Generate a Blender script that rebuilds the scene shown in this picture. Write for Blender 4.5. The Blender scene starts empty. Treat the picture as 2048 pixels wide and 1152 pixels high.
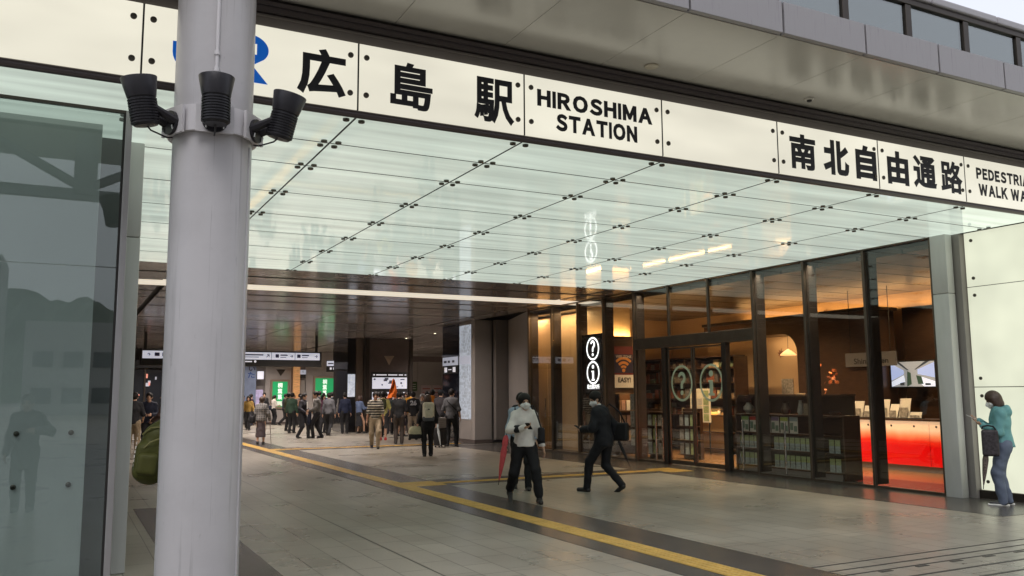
import bpy, bmesh, math, random
import numpy as np
from mathutils import Vector, Matrix
random.seed(7)
S = bpy.context.scene
COL = S.collection
R = math.radians

# ---------------------------------------------------------------- camera
cd = bpy.data.cameras.new('camera'); cam = bpy.data.objects.new('camera', cd); COL.objects.link(cam)
right = Vector((0.8874743552, -0.4608153356, -0.0062044592))
up = Vector((-0.0507644036, -0.1111292990, 0.9925085663))
fwd = Vector((0.4580526653, 0.8805109343, 0.1220174187))
m3 = Matrix((right, up, -fwd)).transposed()
cam.matrix_world = Matrix.Translation((0, 0, 1.65)) @ m3.to_4x4()
cd.sensor_width = 36; cd.lens = 30.187; cd.clip_start = 0.05; cd.clip_end = 3000
S.camera = cam
# ---------------------------------------------------------------- sky, sun, exposure
W = bpy.data.worlds.new('World'); S.world = W; W.use_nodes = True
nt = W.node_tree; bg = nt.nodes['Background']
sky = nt.nodes.new('ShaderNodeTexSky'); sky.sky_type = 'NISHITA'; sky.sun_disc = False
sky.sun_elevation = R(52); sky.sun_rotation = R(205); sky.air_density = 1.0; sky.dust_density = 6.0; sky.ozone_density = 1.0
hs = nt.nodes.new('ShaderNodeHueSaturation'); hs.inputs['Saturation'].default_value = 0.28
nt.links.new(sky.outputs[0], hs.inputs['Color'])
ov = nt.nodes.new('ShaderNodeMix'); ov.data_type = 'RGBA'; ov.inputs['Factor'].default_value = .6; ov.inputs['B'].default_value = (6.9, 7.2, 8.1, 1)   # even cloud cover over the clear sky
nt.links.new(hs.outputs[0], ov.inputs['A']); nt.links.new(ov.outputs['Result'], bg.inputs['Color'])
bg.inputs['Strength'].default_value = 0.15
sd = bpy.data.lights.new('sun', 'SUN'); sun = bpy.data.objects.new('sun', sd); COL.objects.link(sun)
sd.energy = 0.5; sd.angle = R(25); sd.color = (1, .97, .93)
sun.rotation_euler = (R(38), 0, R(-25))
S.view_settings.view_transform = 'Standard'; S.view_settings.look = 'None'
S.view_settings.exposure = 0.2; S.view_settings.gamma = 1.0
S.cycles.use_denoising = True; S.cycles.denoising_prefilter = 'ACCURATE'; S.cycles.denoising_input_passes = 'RGB_ALBEDO_NORMAL'
S.cycles.max_bounces = 9; S.cycles.diffuse_bounces = 4; S.cycles.glossy_bounces = 4
S.cycles.transparent_max_bounces = 16; S.cycles.transmission_bounces = 4
S.cycles.sample_clamp_indirect = 4.0
S.cycles.caustics_reflective = False; S.cycles.caustics_refractive = False

# ---------------------------------------------------------------- materials
MATS = {}
def mat(name, col, rough=.5, metal=0., emis=None, es=0., spec=.5, var=0., vs=3., bump=0., bs=40., stretch=(1, 1, 1), coat=0., rvar=0.):
    if name in MATS: return MATS[name]
    m = bpy.data.materials.new(name); m.use_nodes = True; MATS[name] = m
    n = m.node_tree.nodes; l = m.node_tree.links; b = n['Principled BSDF']
    b.inputs['Base Color'].default_value = (*col, 1); b.inputs['Roughness'].default_value = rough
    b.inputs['Metallic'].default_value = metal; b.inputs['Specular IOR Level'].default_value = spec
    b.inputs['Coat Weight'].default_value = coat; b.inputs['Coat Roughness'].default_value = .06
    if emis: b.inputs['Emission Color'].default_value = (*emis, 1); b.inputs['Emission Strength'].default_value = es
    if var or bump or rvar:
        tc = n.new('ShaderNodeTexCoord'); mp = n.new('ShaderNodeMapping'); mp.inputs['Scale'].default_value = stretch
        l.new(tc.outputs['Object'], mp.inputs['Vector'])
    if var or rvar:
        nz = n.new('ShaderNodeTexNoise'); nz.inputs['Scale'].default_value = vs; nz.inputs['Detail'].default_value = 6; nz.inputs['Roughness'].default_value = .6
        l.new(mp.outputs[0], nz.inputs['Vector'])
    if var:
        mr = n.new('ShaderNodeMapRange'); mr.inputs['From Min'].default_value = .3; mr.inputs['From Max'].default_value = .7
        mr.inputs['To Min'].default_value = 1 - var; mr.inputs['To Max'].default_value = 1 + var
        l.new(nz.outputs['Fac'], mr.inputs['Value'])
        mx = n.new('ShaderNodeMix'); mx.data_type = 'RGBA'; mx.blend_type = 'MULTIPLY'; mx.inputs['Factor'].default_value = 1
        mx.inputs['A'].default_value = (*col, 1); l.new(mr.outputs[0], mx.inputs['B']); l.new(mx.outputs['Result'], b.inputs['Base Color'])
    if rvar:
        m2 = n.new('ShaderNodeMapRange'); m2.inputs['From Min'].default_value = .3; m2.inputs['From Max'].default_value = .7
        m2.inputs['To Min'].default_value = max(.02, rough - rvar); m2.inputs['To Max'].default_value = rough + rvar
        l.new(nz.outputs['Fac'], m2.inputs['Value']); l.new(m2.outputs[0], b.inputs['Roughness'])
    if bump:
        n2 = n.new('ShaderNodeTexNoise'); n2.inputs['Scale'].default_value = bs; n2.inputs['Detail'].default_value = 3; l.new(mp.outputs[0], n2.inputs['Vector'])
        bp = n.new('ShaderNodeBump'); bp.inputs['Strength'].default_value = bump; bp.inputs['Distance'].default_value = .01
        l.new(n2.outputs['Fac'], bp.inputs['Height']); l.new(bp.outputs[0], b.inputs['Normal'])
    return m

def glass_mat(name, tint, f0=.05, f1=.75, rough=.01, power=4.):
    m = bpy.data.materials.new(name); m.use_nodes = True; n = m.node_tree.nodes; l = m.node_tree.links; n.clear()
    o = n.new('ShaderNodeOutputMaterial'); t = n.new('ShaderNodeBsdfTransparent'); g = n.new('ShaderNodeBsdfGlossy')
    t.inputs['Color'].default_value = (*tint, 1); g.inputs['Roughness'].default_value = rough; g.inputs['Color'].default_value = (.92, .96, .95, 1)
    lw = n.new('ShaderNodeLayerWeight'); lw.inputs['Blend'].default_value = .5
    p = n.new('ShaderNodeMath'); p.operation = 'POWER'; p.inputs[1].default_value = power; l.new(lw.outputs['Facing'], p.inputs[0])
    mr = n.new('ShaderNodeMapRange'); mr.inputs['To Min'].default_value = f0; mr.inputs['To Max'].default_value = f1; l.new(p.outputs[0], mr.inputs['Value'])
    mx = n.new('ShaderNodeMixShader'); l.new(mr.outputs[0], mx.inputs[0]); l.new(t.outputs[0], mx.inputs[1]); l.new(g.outputs[0], mx.inputs[2])
    l.new(mx.outputs[0], o.inputs['Surface']); MATS[name] = m
    return m

def lightbox_mat(name, col, es, base=(.5, .52, .48), rough=.12, var=.1, scale=(.35, 3.2, 1), ns=1.3, spec=.5):
    """frosted glass lit from behind by rows of tubes: the lamps' unevenness is a soft stretched noise"""
    m = bpy.data.materials.new(name); m.use_nodes = True; n = m.node_tree.nodes; l = m.node_tree.links; b = n['Principled BSDF']
    b.inputs['Base Color'].default_value = (*base, 1); b.inputs['Roughness'].default_value = rough; b.inputs['Specular IOR Level'].default_value = spec
    tc = n.new('ShaderNodeTexCoord'); mp = n.new('ShaderNodeMapping'); mp.inputs['Scale'].default_value = scale
    l.new(tc.outputs['Object'], mp.inputs[0]); nz = n.new('ShaderNodeTexNoise'); nz.inputs['Scale'].default_value = ns; nz.inputs['Detail'].default_value = 2
    l.new(mp.outputs[0], nz.inputs['Vector'])
    mr = n.new('ShaderNodeMapRange'); mr.inputs['From Min'].default_value = .3; mr.inputs['From Max'].default_value = .7
    mr.inputs['To Min'].default_value = es * (1 - var); mr.inputs['To Max'].default_value = es * (1 + var)
    l.new(nz.outputs['Fac'], mr.inputs['Value']); l.new(mr.outputs[0], b.inputs['Emission Strength'])
    b.inputs['Emission Color'].default_value = (*col, 1); MATS[name] = m
    return m

# ---------------------------------------------------------------- mesh helpers
class MB:
    def __init__(s): s.v = []; s.f = []; s.m = []
    def add(s, vs, fs, mi=0):
        o = len(s.v); s.v += [tuple(v) for v in vs]; s.f += [tuple(i + o for i in f) for f in fs]; s.m += [mi] * len(fs); return s
    def box(s, x0, x1, y0, y1, z0, z1, mi=0):
        v = [(x, y, z) for z in (z0, z1) for y in (y0, y1) for x in (x0, x1)]
        return s.add(v, [(0, 2, 3, 1), (4, 5, 7, 6), (0, 1, 5, 4), (2, 6, 7, 3), (0, 4, 6, 2), (1, 3, 7, 5)], mi)
    def bbox(s, x0, x1, y0, y1, z0, z1, b=.006, mi=0, seg=2):
        bm = bmesh.new(); bmesh.ops.create_cube(bm, size=1)
        for v in bm.verts: v.co = Vector(((x0 + x1) / 2 + v.co.x * (x1 - x0), (y0 + y1) / 2 + v.co.y * (y1 - y0), (z0 + z1) / 2 + v.co.z * (z1 - z0)))
        bmesh.ops.bevel(bm, geom=bm.edges[:] , offset=b, segments=seg, affect='EDGES', profile=.5)
        bm.verts.index_update(); s.add([v.co for v in bm.verts], [[v.index for v in f.verts] for f in bm.faces], mi); bm.free(); return s
    def tube(s, pts, r, n=10, mi=0, cap=True):
        P = [Vector(p) for p in pts]; rs = r if isinstance(r, (list, tuple)) else [r] * len(P); rings = []
        pu = None
        for i, p in enumerate(P):
            d = (P[min(i + 1, len(P) - 1)] - P[max(i - 1, 0)]).normalized()
            u = d.cross(Vector((0, 0, 1)) if abs(d.z) < .95 else Vector((1, 0, 0))).normalized() if pu is None else (pu - d * pu.dot(d)).normalized()
            pu = u; w = d.cross(u)
            rings.append([p + (u * math.cos(2 * math.pi * k / n) + w * math.sin(2 * math.pi * k / n)) * rs[i] for k in range(n)])
        vs = [q for ring in rings for q in ring]; fs = []
        for i in range(len(P) - 1):
            for k in range(n): a = i * n + k; b = i * n + (k + 1) % n; fs.append((a, b, b + n, a + n))
        if cap: fs.append(tuple(range(n))[::-1]); fs.append(tuple((len(P) - 1) * n + k for k in range(n)))
        return s.add(vs, fs, mi)
    def lathe(s, c, axis, prof, n=24, mi=0):
        """prof: (distance along axis, radius)"""
        c = Vector(c); a = Vector(axis).normalized()
        return s.tube([c + a * t for t, r in prof], [max(r, 1e-4) for t, r in prof], n, mi)
    def prism(s, poly, plane, t0, t1, mi=0):
        """polygon in a plane ('xz','yz','xy') extruded between t0 and t1 along the third axis"""
        def P(a, b, t): return {'xz': (a, t, b), 'yz': (t, a, b), 'xy': (a, b, t)}[plane]
        n = len(poly); vs = [P(a, b, t0) for a, b in poly] + [P(a, b, t1) for a, b in poly]
        fs = [tuple(range(n)), tuple(range(2 * n - 1, n - 1, -1))] + [(i, i + n, (i + 1) % n + n, (i + 1) % n) for i in range(n)]
        return s.add(vs, fs, mi)
    def build(s, name, mats, parent=None, smooth=False):
        me = bpy.data.meshes.new(name); me.from_pydata(s.v, [], s.f)
        mats = mats if isinstance(mats, (list, tuple)) else [mats]
        for m in mats: me.materials.append(m)
        me.polygons.foreach_set('material_index', s.m)
        bm = bmesh.new(); bm.from_mesh(me); bmesh.ops.recalc_face_normals(bm, faces=bm.faces[:]); bm.to_mesh(me); bm.free()
        if smooth:
            me.polygons.foreach_set('use_smooth', [True] * len(me.polygons))
            me.set_sharp_from_angle(angle=R(40))
        o = bpy.data.objects.new(name, me); COL.objects.link(o)
        if parent is not None: o.parent = parent; o.matrix_parent_inverse = Matrix.Translation(parent.location).inverted() if parent.rotation_euler[2] == 0 else Matrix()
        return o
def tag(o, label, cat, group=None, kind=None):
    if label: o['label'] = label
    if cat: o['category'] = cat
    if group: o['group'] = group
    if kind: o['kind'] = kind
    return o
def thing(name, label, cat, loc=(0, 0, 0), rz=0, group=None):
    o = bpy.data.objects.new(name, None); COL.objects.link(o); o.location = loc; o.rotation_euler = (0, 0, rz); o.empty_display_size = .1
    return tag(o, label, cat, group)
def struct(o): o['kind'] = 'structure'; return o

def text_mesh(body, bold=0., depth=.004, font_scale=None):
    c = bpy.data.curves.new('lettering', 'FONT'); c.body = body; c.size = 1; c.bevel_depth = bold; c.bevel_resolution = 0; c.extrude = .01; c.resolution_u = 3
    o = bpy.data.objects.new('lettering', c); COL.objects.link(o); bpy.context.view_layer.update()
    me = bpy.data.meshes.new_from_object(o.evaluated_get(bpy.context.evaluated_depsgraph_get()))
    V = [tuple(v.co) for v in me.vertices]; Fc = [tuple(p.vertices) for p in me.polygons]
    bpy.data.objects.remove(o); bpy.data.curves.remove(c); bpy.data.meshes.remove(me)
    return np.array(V), Fc
def letters(name, body, m, parent, corner, xd, yd, w, h, bold=0., depth=.003, mirror=False):
    """text fitted into a w x h box whose lower left corner is `corner`, axes xd, yd; a solid slab `depth` thick"""
    V, Fc = text_mesh(body, bold)
    lo = V.min(0); hi = V.max(0); xd = np.array(xd, float); yd = np.array(yd, float); nd = np.cross(xd, yd)
    c = np.array(corner, float)
    a = (V[:, :1] - lo[0]) / max(hi[0] - lo[0], 1e-6) * w; b = (V[:, 1:2] - lo[1]) / max(hi[1] - lo[1], 1e-6) * h
    zz = (V[:, 2:3] - lo[2]) / max(hi[2] - lo[2], 1e-6) * depth
    mb = MB().add([tuple(p) for p in c + a * xd + b * yd + zz * nd], Fc)
    me = bpy.data.meshes.new(name); me.from_pydata(mb.v, [], mb.f); me.materials.append(m)
    o = bpy.data.objects.new(name, me); COL.objects.link(o)
    if parent is not None: o.parent = parent; o.matrix_parent_inverse = Matrix.Translation(parent.location).inverted()
    return o

# ---------------------------------------------------------------- palette
M_white = mat('white_painted_steel', (.60, .585, .61), .38, var=.10, vs=2.2, stretch=(3, 3, .35), rvar=.08)
M_black = mat('black_lettering', (.012, .012, .016), .4)
M_dark = mat('dark_joint', (.015, .014, .013), .6)
M_bronze = mat('bronze_frame', (.13, .105, .082), .35, metal=.7, var=.12, vs=5)
M_bronze_d = mat('dark_bronze_frame', (.055, .045, .038), .35, metal=.6, var=.1, vs=5)
M_rail = mat('plum_grey_rail', (.10, .085, .088), .3, metal=.5)
M_steel = mat('stainless_steel', (.5, .5, .48), .25, metal=1.)
M_bolt = mat('fixing_disc', (.10, .09, .075), .35, metal=.8)
M_greyw = mat('grey_painted_post', (.58, .585, .57), .4, var=.06, vs=3, stretch=(2, 2, .4))
M_greyp = mat('grey_panel', (.28, .26, .245), .45, var=.08, vs=1.5)
M_taupe = mat('taupe_wall_panel', (.36, .33, .315), .4, var=.06, vs=1.2)
M_taupe2 = mat('dark_taupe_wall_panel', (.20, .18, .17), .4, var=.06, vs=1.2)
M_brown = mat('dark_brown_panel', (.115, .092, .086), .25, var=.1, vs=2)
M_ceil = mat('brown_metal_ceiling', (.33, .295, .285), .17, metal=.1, spec=.8, var=.05, vs=.8, rvar=.04)
M_wood = mat('dark_walnut', (.06, .032, .018), .35, var=.25, vs=4, stretch=(1, 1, 6))
M_beige = mat('warm_beige_wall', (.55, .38, .22), .6, var=.05, vs=2)
M_glass = glass_mat('shop_glass', (.95, .94, .915), .06, .8)
M_glass3 = glass_mat('screen_glass', (.80, .84, .835), .06, .8)
M_glass2 = glass_mat('tinted_glass', (.42, .47, .46), .22, .9)
M_sign = lightbox_mat('lit_sign_glass', (1., .955, .79), .67, base=(.25, .25, .23), rough=.2, var=.11, scale=(.5, 1, 1.6), ns=1.3)
M_lceil = lightbox_mat('lit_ceiling_glass', (.87, 1., .88), .47, base=(.46, .50, .46), rough=.045, var=.19, scale=(.22, 2.8, 1), ns=1.7, spec=.55)
M_lwall = lightbox_mat('lit_wall_glass', (.98, 1., .77), .60, base=(.3, .31, .28), rough=.1, var=.16, scale=(1, .8, .8), ns=1.2)
M_strip = mat('lit_ceiling_strip', (.5, .5, .46), .4, emis=(1., .90, .73), es=.6)
M_soffit = mat('painted_soffit_panel', (.46, .445, .41), .22, metal=.1, var=.06, vs=1.2, rvar=.05)
M_fascia = None

# ================================================================= SETTING: ground
def floor_mat():
    m = bpy.data.materials.new('beige_stone_tiles'); m.use_nodes = True; n = m.node_tree.nodes; l = m.node_tree.links; b = n['Principled BSDF']
    tc = n.new('ShaderNodeTexCoord'); sp = n.new('ShaderNodeSeparateXYZ'); l.new(tc.outputs['Object'], sp.inputs[0])
    cb = n.new('ShaderNodeCombineXYZ')
    def mth(op, a, bb=None, c=None):
        q = n.new('ShaderNodeMath'); q.operation = op
        for i, x in enumerate((a, bb, c)):
            if x is None: continue
            if isinstance(x, (int, float)): q.inputs[i].default_value = x
            else: l.new(x, q.inputs[i])
        return q.outputs[0]
    u = mth('SUBTRACT', sp.outputs['Y'], .68); v = mth('ADD', sp.outputs['X'], .07)
    l.new(u, cb.inputs[0]); l.new(v, cb.inputs[1])
    br = n.new('ShaderNodeTexBrick'); l.new(cb.outputs[0], br.inputs['Vector'])
    br.inputs['Scale'].default_value = 1; br.inputs['Brick Width'].default_value = .65; br.inputs['Row Height'].default_value = .325
    br.inputs['Mortar Size'].default_value = .006; br.inputs['Mortar Smooth'].default_value = .3; br.inputs['Bias'].default_value = 0
    br.inputs['Color1'].default_value = (.265, .243, .203, 1); br.inputs['Color2'].default_value = (.31, .283, .238, 1); br.inputs['Mortar'].default_value = (.085, .073, .058, 1)
    # movement joints every few metres
    def joint(coord, off, per, w):
        q = mth('ABSOLUTE', mth('SUBTRACT', mth('WRAP', mth('SUBTRACT', coord, off), per / 2, -per / 2), 0.))
        return mth('LESS_THAN', q, w)
    jt = mth('MAXIMUM', joint(sp.outputs['X'], 3.18, 3.25 * 3, .010), joint(sp.outputs['Y'], 7.38, 3.14, .005))
    nz = n.new('ShaderNodeTexNoise'); nz.inputs['Scale'].default_value = .7; nz.inputs['Detail'].default_value = 7; l.new(tc.outputs['Object'], nz.inputs['Vector'])
    nz2 = n.new('ShaderNodeTexNoise'); nz2.inputs['Scale'].default_value = 60; nz2.inputs['Detail'].default_value = 3; l.new(tc.outputs['Object'], nz2.inputs['Vector'])
    mr = n.new('ShaderNodeMapRange'); mr.inputs['From Min'].default_value = .3; mr.inputs['From Max'].default_value = .7; mr.inputs['To Min'].default_value = .88; mr.inputs['To Max'].default_value = 1.08
    l.new(nz.outputs['Fac'], mr.inputs['Value'])
    m2 = n.new('ShaderNodeMapRange'); m2.inputs['From Min'].default_value = .3; m2.inputs['From Max'].default_value = .7; m2.inputs['To Min'].default_value = .9; m2.inputs['To Max'].default_value = 1.1
    l.new(nz2.outputs['Fac'], m2.inputs['Value'])
    # scattered dark spots and gum marks
    vo = n.new('ShaderNodeTexVoronoi'); vo.inputs['Scale'].default_value = 1.7; l.new(tc.outputs['Object'], vo.inputs['Vector'])
    sw = n.new('ShaderNodeSeparateColor'); l.new(vo.outputs['Color'], sw.inputs[0])
    spot = mth('LESS_THAN', vo.outputs['Distance'], mth('MULTIPLY_ADD', sw.outputs[0], .045, -.022))
    k = mth('MULTIPLY', mth('MULTIPLY', mr.outputs[0], m2.outputs[0]), mth('SUBTRACT', 1., mth('MULTIPLY', spot, .0)))
    k = mth('MULTIPLY', k, mth('SUBTRACT', 1., mth('MULTIPLY', jt, .85)))
    mx = n.new('ShaderNodeMix'); mx.data_type = 'RGBA'; mx.blend_type = 'MULTIPLY'; mx.inputs['Factor'].default_value = 1
    l.new(br.outputs['Color'], mx.inputs['A']); l.new(k, mx.inputs['B']); l.new(mx.outputs['Result'], b.inputs['Base Color'])
    r2 = n.new('ShaderNodeMapRange'); r2.inputs['From Min'].default_value = .3; r2.inputs['From Max'].default_value = .7; r2.inputs['To Min'].default_value = .24; r2.inputs['To Max'].default_value = .38
    l.new(nz.outputs['Fac'], r2.inputs['Value']); l.new(r2.outputs[0], b.inputs['Roughness'])
    bp = n.new('ShaderNodeBump'); bp.inputs['Strength'].default_value = .25; bp.inputs['Distance'].default_value = .003
    l.new(mth('MULTIPLY', br.outputs['Fac'], -1.), bp.inputs['Height']); l.new(bp.outputs[0], b.inputs['Normal'])
    return m
def band_mat(name, c1, c2, mortar, rough=.3):
    m = bpy.data.materials.new(name); m.use_nodes = True; n = m.node_tree.nodes; l = m.node_tree.links; b = n['Principled BSDF']
    tc = n.new('ShaderNodeTexCoord'); br = n.new('ShaderNodeTexBrick'); l.new(tc.outputs['Object'], br.inputs['Vector'])
    br.inputs['Scale'].default_value = 1; br.inputs['Brick Width'].default_value = .3; br.inputs['Row Height'].default_value = .3; br.offset = 0
    br.inputs['Mortar Size'].default_value = .003; br.inputs['Color1'].default_value = (*c1, 1); br.inputs['Color2'].default_value = (*c2, 1); br.inputs['Mortar'].default_value = (*mortar, 1)
    nz = n.new('ShaderNodeTexNoise'); nz.inputs['Scale'].default_value = 5; nz.inputs['Detail'].default_value = 8; l.new(tc.outputs['Object'], nz.inputs['Vector'])
    mr = n.new('ShaderNodeMapRange'); mr.inputs['From Min'].default_value = .3; mr.inputs['From Max'].default_value = .7; mr.inputs['To Min'].default_value = .82; mr.inputs['To Max'].default_value = 1.15
    l.new(nz.outputs['Fac'], mr.inputs['Value'])
    mx = n.new('ShaderNodeMix'); mx.data_type = 'RGBA'; mx.blend_type = 'MULTIPLY'; mx.inputs['Factor'].default_value = 1
    l.new(br.outputs['Color'], mx.inputs['A']); l.new(mr.outputs[0], mx.inputs['B']); l.new(mx.outputs['Result'], b.inputs['Base Color'])
    b.inputs['Roughness'].default_value = rough
    return m
M_floor = floor_mat()
M_band = band_mat('dark_grey_tiles', (.070, .064, .060), (.080, .073, .068), (.04, .036, .033), .27)
M_yellow = band_mat('yellow_tactile_tiles', (.54, .345, .085), (.58, .375, .095), (.30, .19, .04), .5)
struct(MB().box(-150, 150, -150, 75, -.2, 0).build('floor', M_floor))
def sheet(name, rects, m, z0):
    mb = MB()
    for x0, x1, y0, y1 in rects: mb.box(x0, x1, y0, y1, -.1, z0)
    return struct(mb.build(name, m))
# dark paving bands: along the guide path, along the shop front, left band, the branch to the shop door
sheet('dark_paving_band', [(5.08, 6.34, -6, 51), (11.06, 14., 7.30, 14.70), (11.06, 13.4, 14.70, 25.9), (1.0, 1.88, -6, 14.), (6.34, 11.06, 14.70, 15.75),
                           (6.34, 13., 26.1, 27.3)], M_band, .004)
bars = MB()
def tact(x0, x1, y0, y1, along):
    bars.box(x0, x1, y0, y1, -.1, .008)
    if along == 'y':
        for k in range(4):
            c = x0 + (x1 - x0) * (k + .5) / 4
            t = y0
            while t < min(y1, 34):
                bars.box(c - .017, c + .017, t + .015, min(t + .285, y1 - .01), .007, .013); t += .3
    else:
        n = max(2, round((y1 - y0) / .075))
        for k in range(n):
            c = y0 + (y1 - y0) * (k + .5) / n; t = x0
            while t < x1 - .1:
                bars.box(t + .015, min(t + .285, x1), c - .014, c + .014, .007, .013); t += .3
tact(5.40, 5.70, -6, 51, 'y')
tact(6.32, 11.3, 15.02, 15.24, 'x')
tact(6.02, 11.9, 26.62, 26.92, 'x')
def dots(x0, x1, y0, y1):
    bars.box(x0, x1, y0, y1, -.1, .009)
    for i in range(int((x1 - x0) / .06)):
        for j in range(int((y1 - y0) / .06)):
            bars.box(x0 + .06 * i + .018, x0 + .06 * i + .046, y0 + .06 * j + .018, y0 + .06 * j + .046, .008, .0135)
dots(5.701, 6.31, 14.76, 15.50); dots(11.301, 11.9, 14.62, 15.50); dots(5.701, 6.01, 26.4, 27.1)
struct(bars.build('tactile_paving', M_yellow))
# drainage slots by the canopy edge
dr = MB()
for y in (6.125, 5.91, 5.73): dr.box(6.341, 40, y - .012, y + .012, -.1, .003)
for y in (5.42, 5.12): dr.box(6.341, 40, y - .016, y + .016, -.1, .003)
for x in (6.75, 7.25, 7.75, 8.25, 8.75): dr.box(x, x + .16, 5.66, 5.70, -.1, .003)
struct(dr.build('drain_slot', mat('drain_shadow', (.03, .027, .025), .5)))

# ================================================================= STATION SIGN
XE = [-4.62, -2.91, -1.2, .43, 2.24, 3.955, 5.665, 7.36, 9.08, 10.79, 12.5, 14.2, 15.9]
SY = 7.31
sign = thing('station_sign', 'long backlit white station sign with black lettering above the concourse entrance', 'sign', (6, SY, 4.2))
M_blue = mat('blue_logo', (.004, .15, .72), .35, emis=(.0, .16, .75), es=.25)
for i in range(len(XE) - 1):
    fx = MB().bbox(XE[i] + .008, XE[i + 1] - .008, SY, SY + .02, 4.205, 4.835, .002, seg=1)
    for x in (XE[i] + .075, XE[i + 1] - .075):
        for z in (4.355, 4.71):
            fx.lathe((x, SY, z), (0, -1, 0), [(0, .026), (.012, .026), (.016, .02), (.017, .0)], 16, 1)
    fx.build('panel', [M_sign, M_bolt], sign)
MB().box(XE[0], XE[-1], SY + .022, SY + .05, 4.205, 4.835).build('backing', M_dark, sign)
for x in XE[1:-1]: MB().box(x - .007, x + .007, SY - .001, SY + .0215, 4.207, 4.833).build('joint', M_dark, sign)
MB().tube([(XE[0], SY, 4.165), (XE[-1], SY, 4.165)], .036, 12).build('rail', M_rail, sign, smooth=True)
MB().box(XE[0], XE[-1], SY + .03, SY + .09, 4.838, 4.93).box(XE[0], XE[-1], SY + .0, SY + .10, 4.931, 4.945).build('head_trim', M_taupe2, sign)
for nm, ch, x0, x1, z0, z1, bo in (('lettering', '広', 1.685, 2.125, 4.285, 4.722, .038), ('lettering', '島', 2.545, 2.965, 4.287, 4.735, .027), ('lettering', '駅', 3.40, 3.838, 4.275, 4.73, .027),
                                   ('lettering', '南', 7.545, 7.97, 4.295, 4.73, .038), ('lettering', '北', 8.095, 8.54, 4.29, 4.73, .046), ('lettering', '自', 8.66, 9.035, 4.29, 4.735, .046),
                                   ('lettering', '由', 9.235, 9.64, 4.29, 4.735, .046), ('lettering', '通', 9.73, 10.19, 4.295, 4.735, .038), ('lettering', '路', 10.275, 10.725, 4.29, 4.735, .031),
                                   
                                   ):
    letters(nm, ch, M_black, sign, (x0, SY - .004, z0), (1, 0, 0), (0, 0, 1), x1 - x0, z1 - z0, bo)
def latin(body, x0, x1, z0, z1, bold=.06):
    gl = []; pen = 0.
    for ch in body:
        if ch == ' ': pen += .30; continue
        if ch == 'I': gl.append(('I', pen, .185, None, None)); pen += .185 + .085; continue
        V, Fc = text_mesh(chr(ord(ch) + 0xFEE0), bold); wd = np.ptp(V[:, 0]); gl.append((chr(ord(ch) + 0xFEE0), pen, wd, V[:, 1].min(), np.ptp(V[:, 1]))); pen += wd + .085
    tot = pen - .085; k = (x1 - x0) / tot; bz = min(g[3] for g in gl if g[4]); hz = max(g[3] + g[4] for g in gl if g[4]) - bz
    for ch, p_, wd, b_, h_ in gl:
        if h_ is None: MB().box(x0 + p_ * k, x0 + (p_ + wd) * k, SY - .007, SY - .004, z0 + (z1 - z0) * .012, z1 - (z1 - z0) * .012).build('lettering', M_black, sign); continue
        letters('lettering', ch, M_black, sign, (x0 + p_ * k, SY - .004, z0 + (b_ - bz) / hz * (z1 - z0)), (1, 0, 0), (0, 0, 1), wd * k, h_ / hz * (z1 - z0), bold)
latin('HIROSHIMA', 4.10, 5.53, 4.53, 4.712); latin('STATION', 4.315, 5.325, 4.302, 4.486); latin('PEDESTRIAN', 11.03, 12.36, 4.55, 4.715); latin('WALK WAY', 11.06, 12.30, 4.322, 4.488)
# blue two-letter emblem behind the pillar
def arc(cx, cz, rx, rz, a0, a1, n=14): return [(cx + rx * math.cos(R(a0 + (a1 - a0) * k / n)), cz + rz * math.sin(R(a0 + (a1 - a0) * k / n))) for k in range(n + 1)]
J = [(.66, 4.56)] + [(.78, 4.56)] + arc(.84, 4.50, .06, .07, 180, 360)[1:] + [(.90, 4.735), (1.02, 4.735)] + arc(.84, 4.47, .18, .16, 0, -180)
Rr = [(1.04, 4.31), (1.04, 4.735), (1.27, 4.735)] + arc(1.27, 4.607, .165, .128, 90, -40)[1:] + [(1.30, 4.46), (1.434, 4.31), (1.29, 4.31), (1.17, 4.46), (1.15, 4.46), (1.15, 4.31)]
lg = MB().prism(J, 'xz', SY - .007, SY - .003).prism(Rr, 'xz', SY - .007, SY - .003).build('emblem', M_blue, sign)
MB().bbox(1.15, 1.335, SY - .009, SY - .0072, 4.56, 4.655, .0006, seg=1).build('emblem_opening', M_sign, sign)

# ================================================================= LUMINOUS CEILING
YR = [7.37, 8.25, 9.195, 10.56, 11.92, 13.28, 14.65, 16.0, 17.28]
CZ = 4.15
lc = thing('glass_ceiling', 'pale green luminous glass ceiling held by dark disc fixings over the entrance', 'ceiling', (6, 12, CZ))
CX = [-4.62, -2.91, -1.2, .43, 2.24, 3.955, 5.665, 7.36, 9.08, 10.79, 12.62]
for i in range(len(CX) - 1):
    for j in range(len(YR) - 1):
        if CX[i] < .4 and j > 1: continue
        x0, x1, y0, y1 = CX[i] + .007, CX[i + 1] - .007, YR[j] + .006, YR[j + 1] - .006
        mb = MB().bbox(x0, x1, y0, y1, CZ, CZ + .02, .002, seg=1)
        for x in (x0 + .065, x1 - .065):
            for y in (y0 + .068 if j else y0 + .05, y1 - .068):
                mb.lathe((x, y, CZ), (0, 0, -1), [(0, .031), (.018, .031), (.022, .026), (.023, 0)], 14, 1)
        mb.build('panel', [M_lceil, M_bolt], lc)
MB().box(-4.7, 12.62, 7.36, 17.3, CZ + .022, CZ + .05).build('backing', M_dark, lc)
for x in CX[4:-1] + [.43]: MB().box(x - .009, x + .009, 7.37, 17.28, CZ - .003, CZ + .021).build('joint', M_dark, lc)
for y in YR[1:-1]:
    for a, b in zip(CX[3:-1], CX[4:]): MB().box(a + .010, b - .010, y - .007, y + .007, CZ - .003, CZ + .021).build('joint', M_dark, lc)
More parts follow.
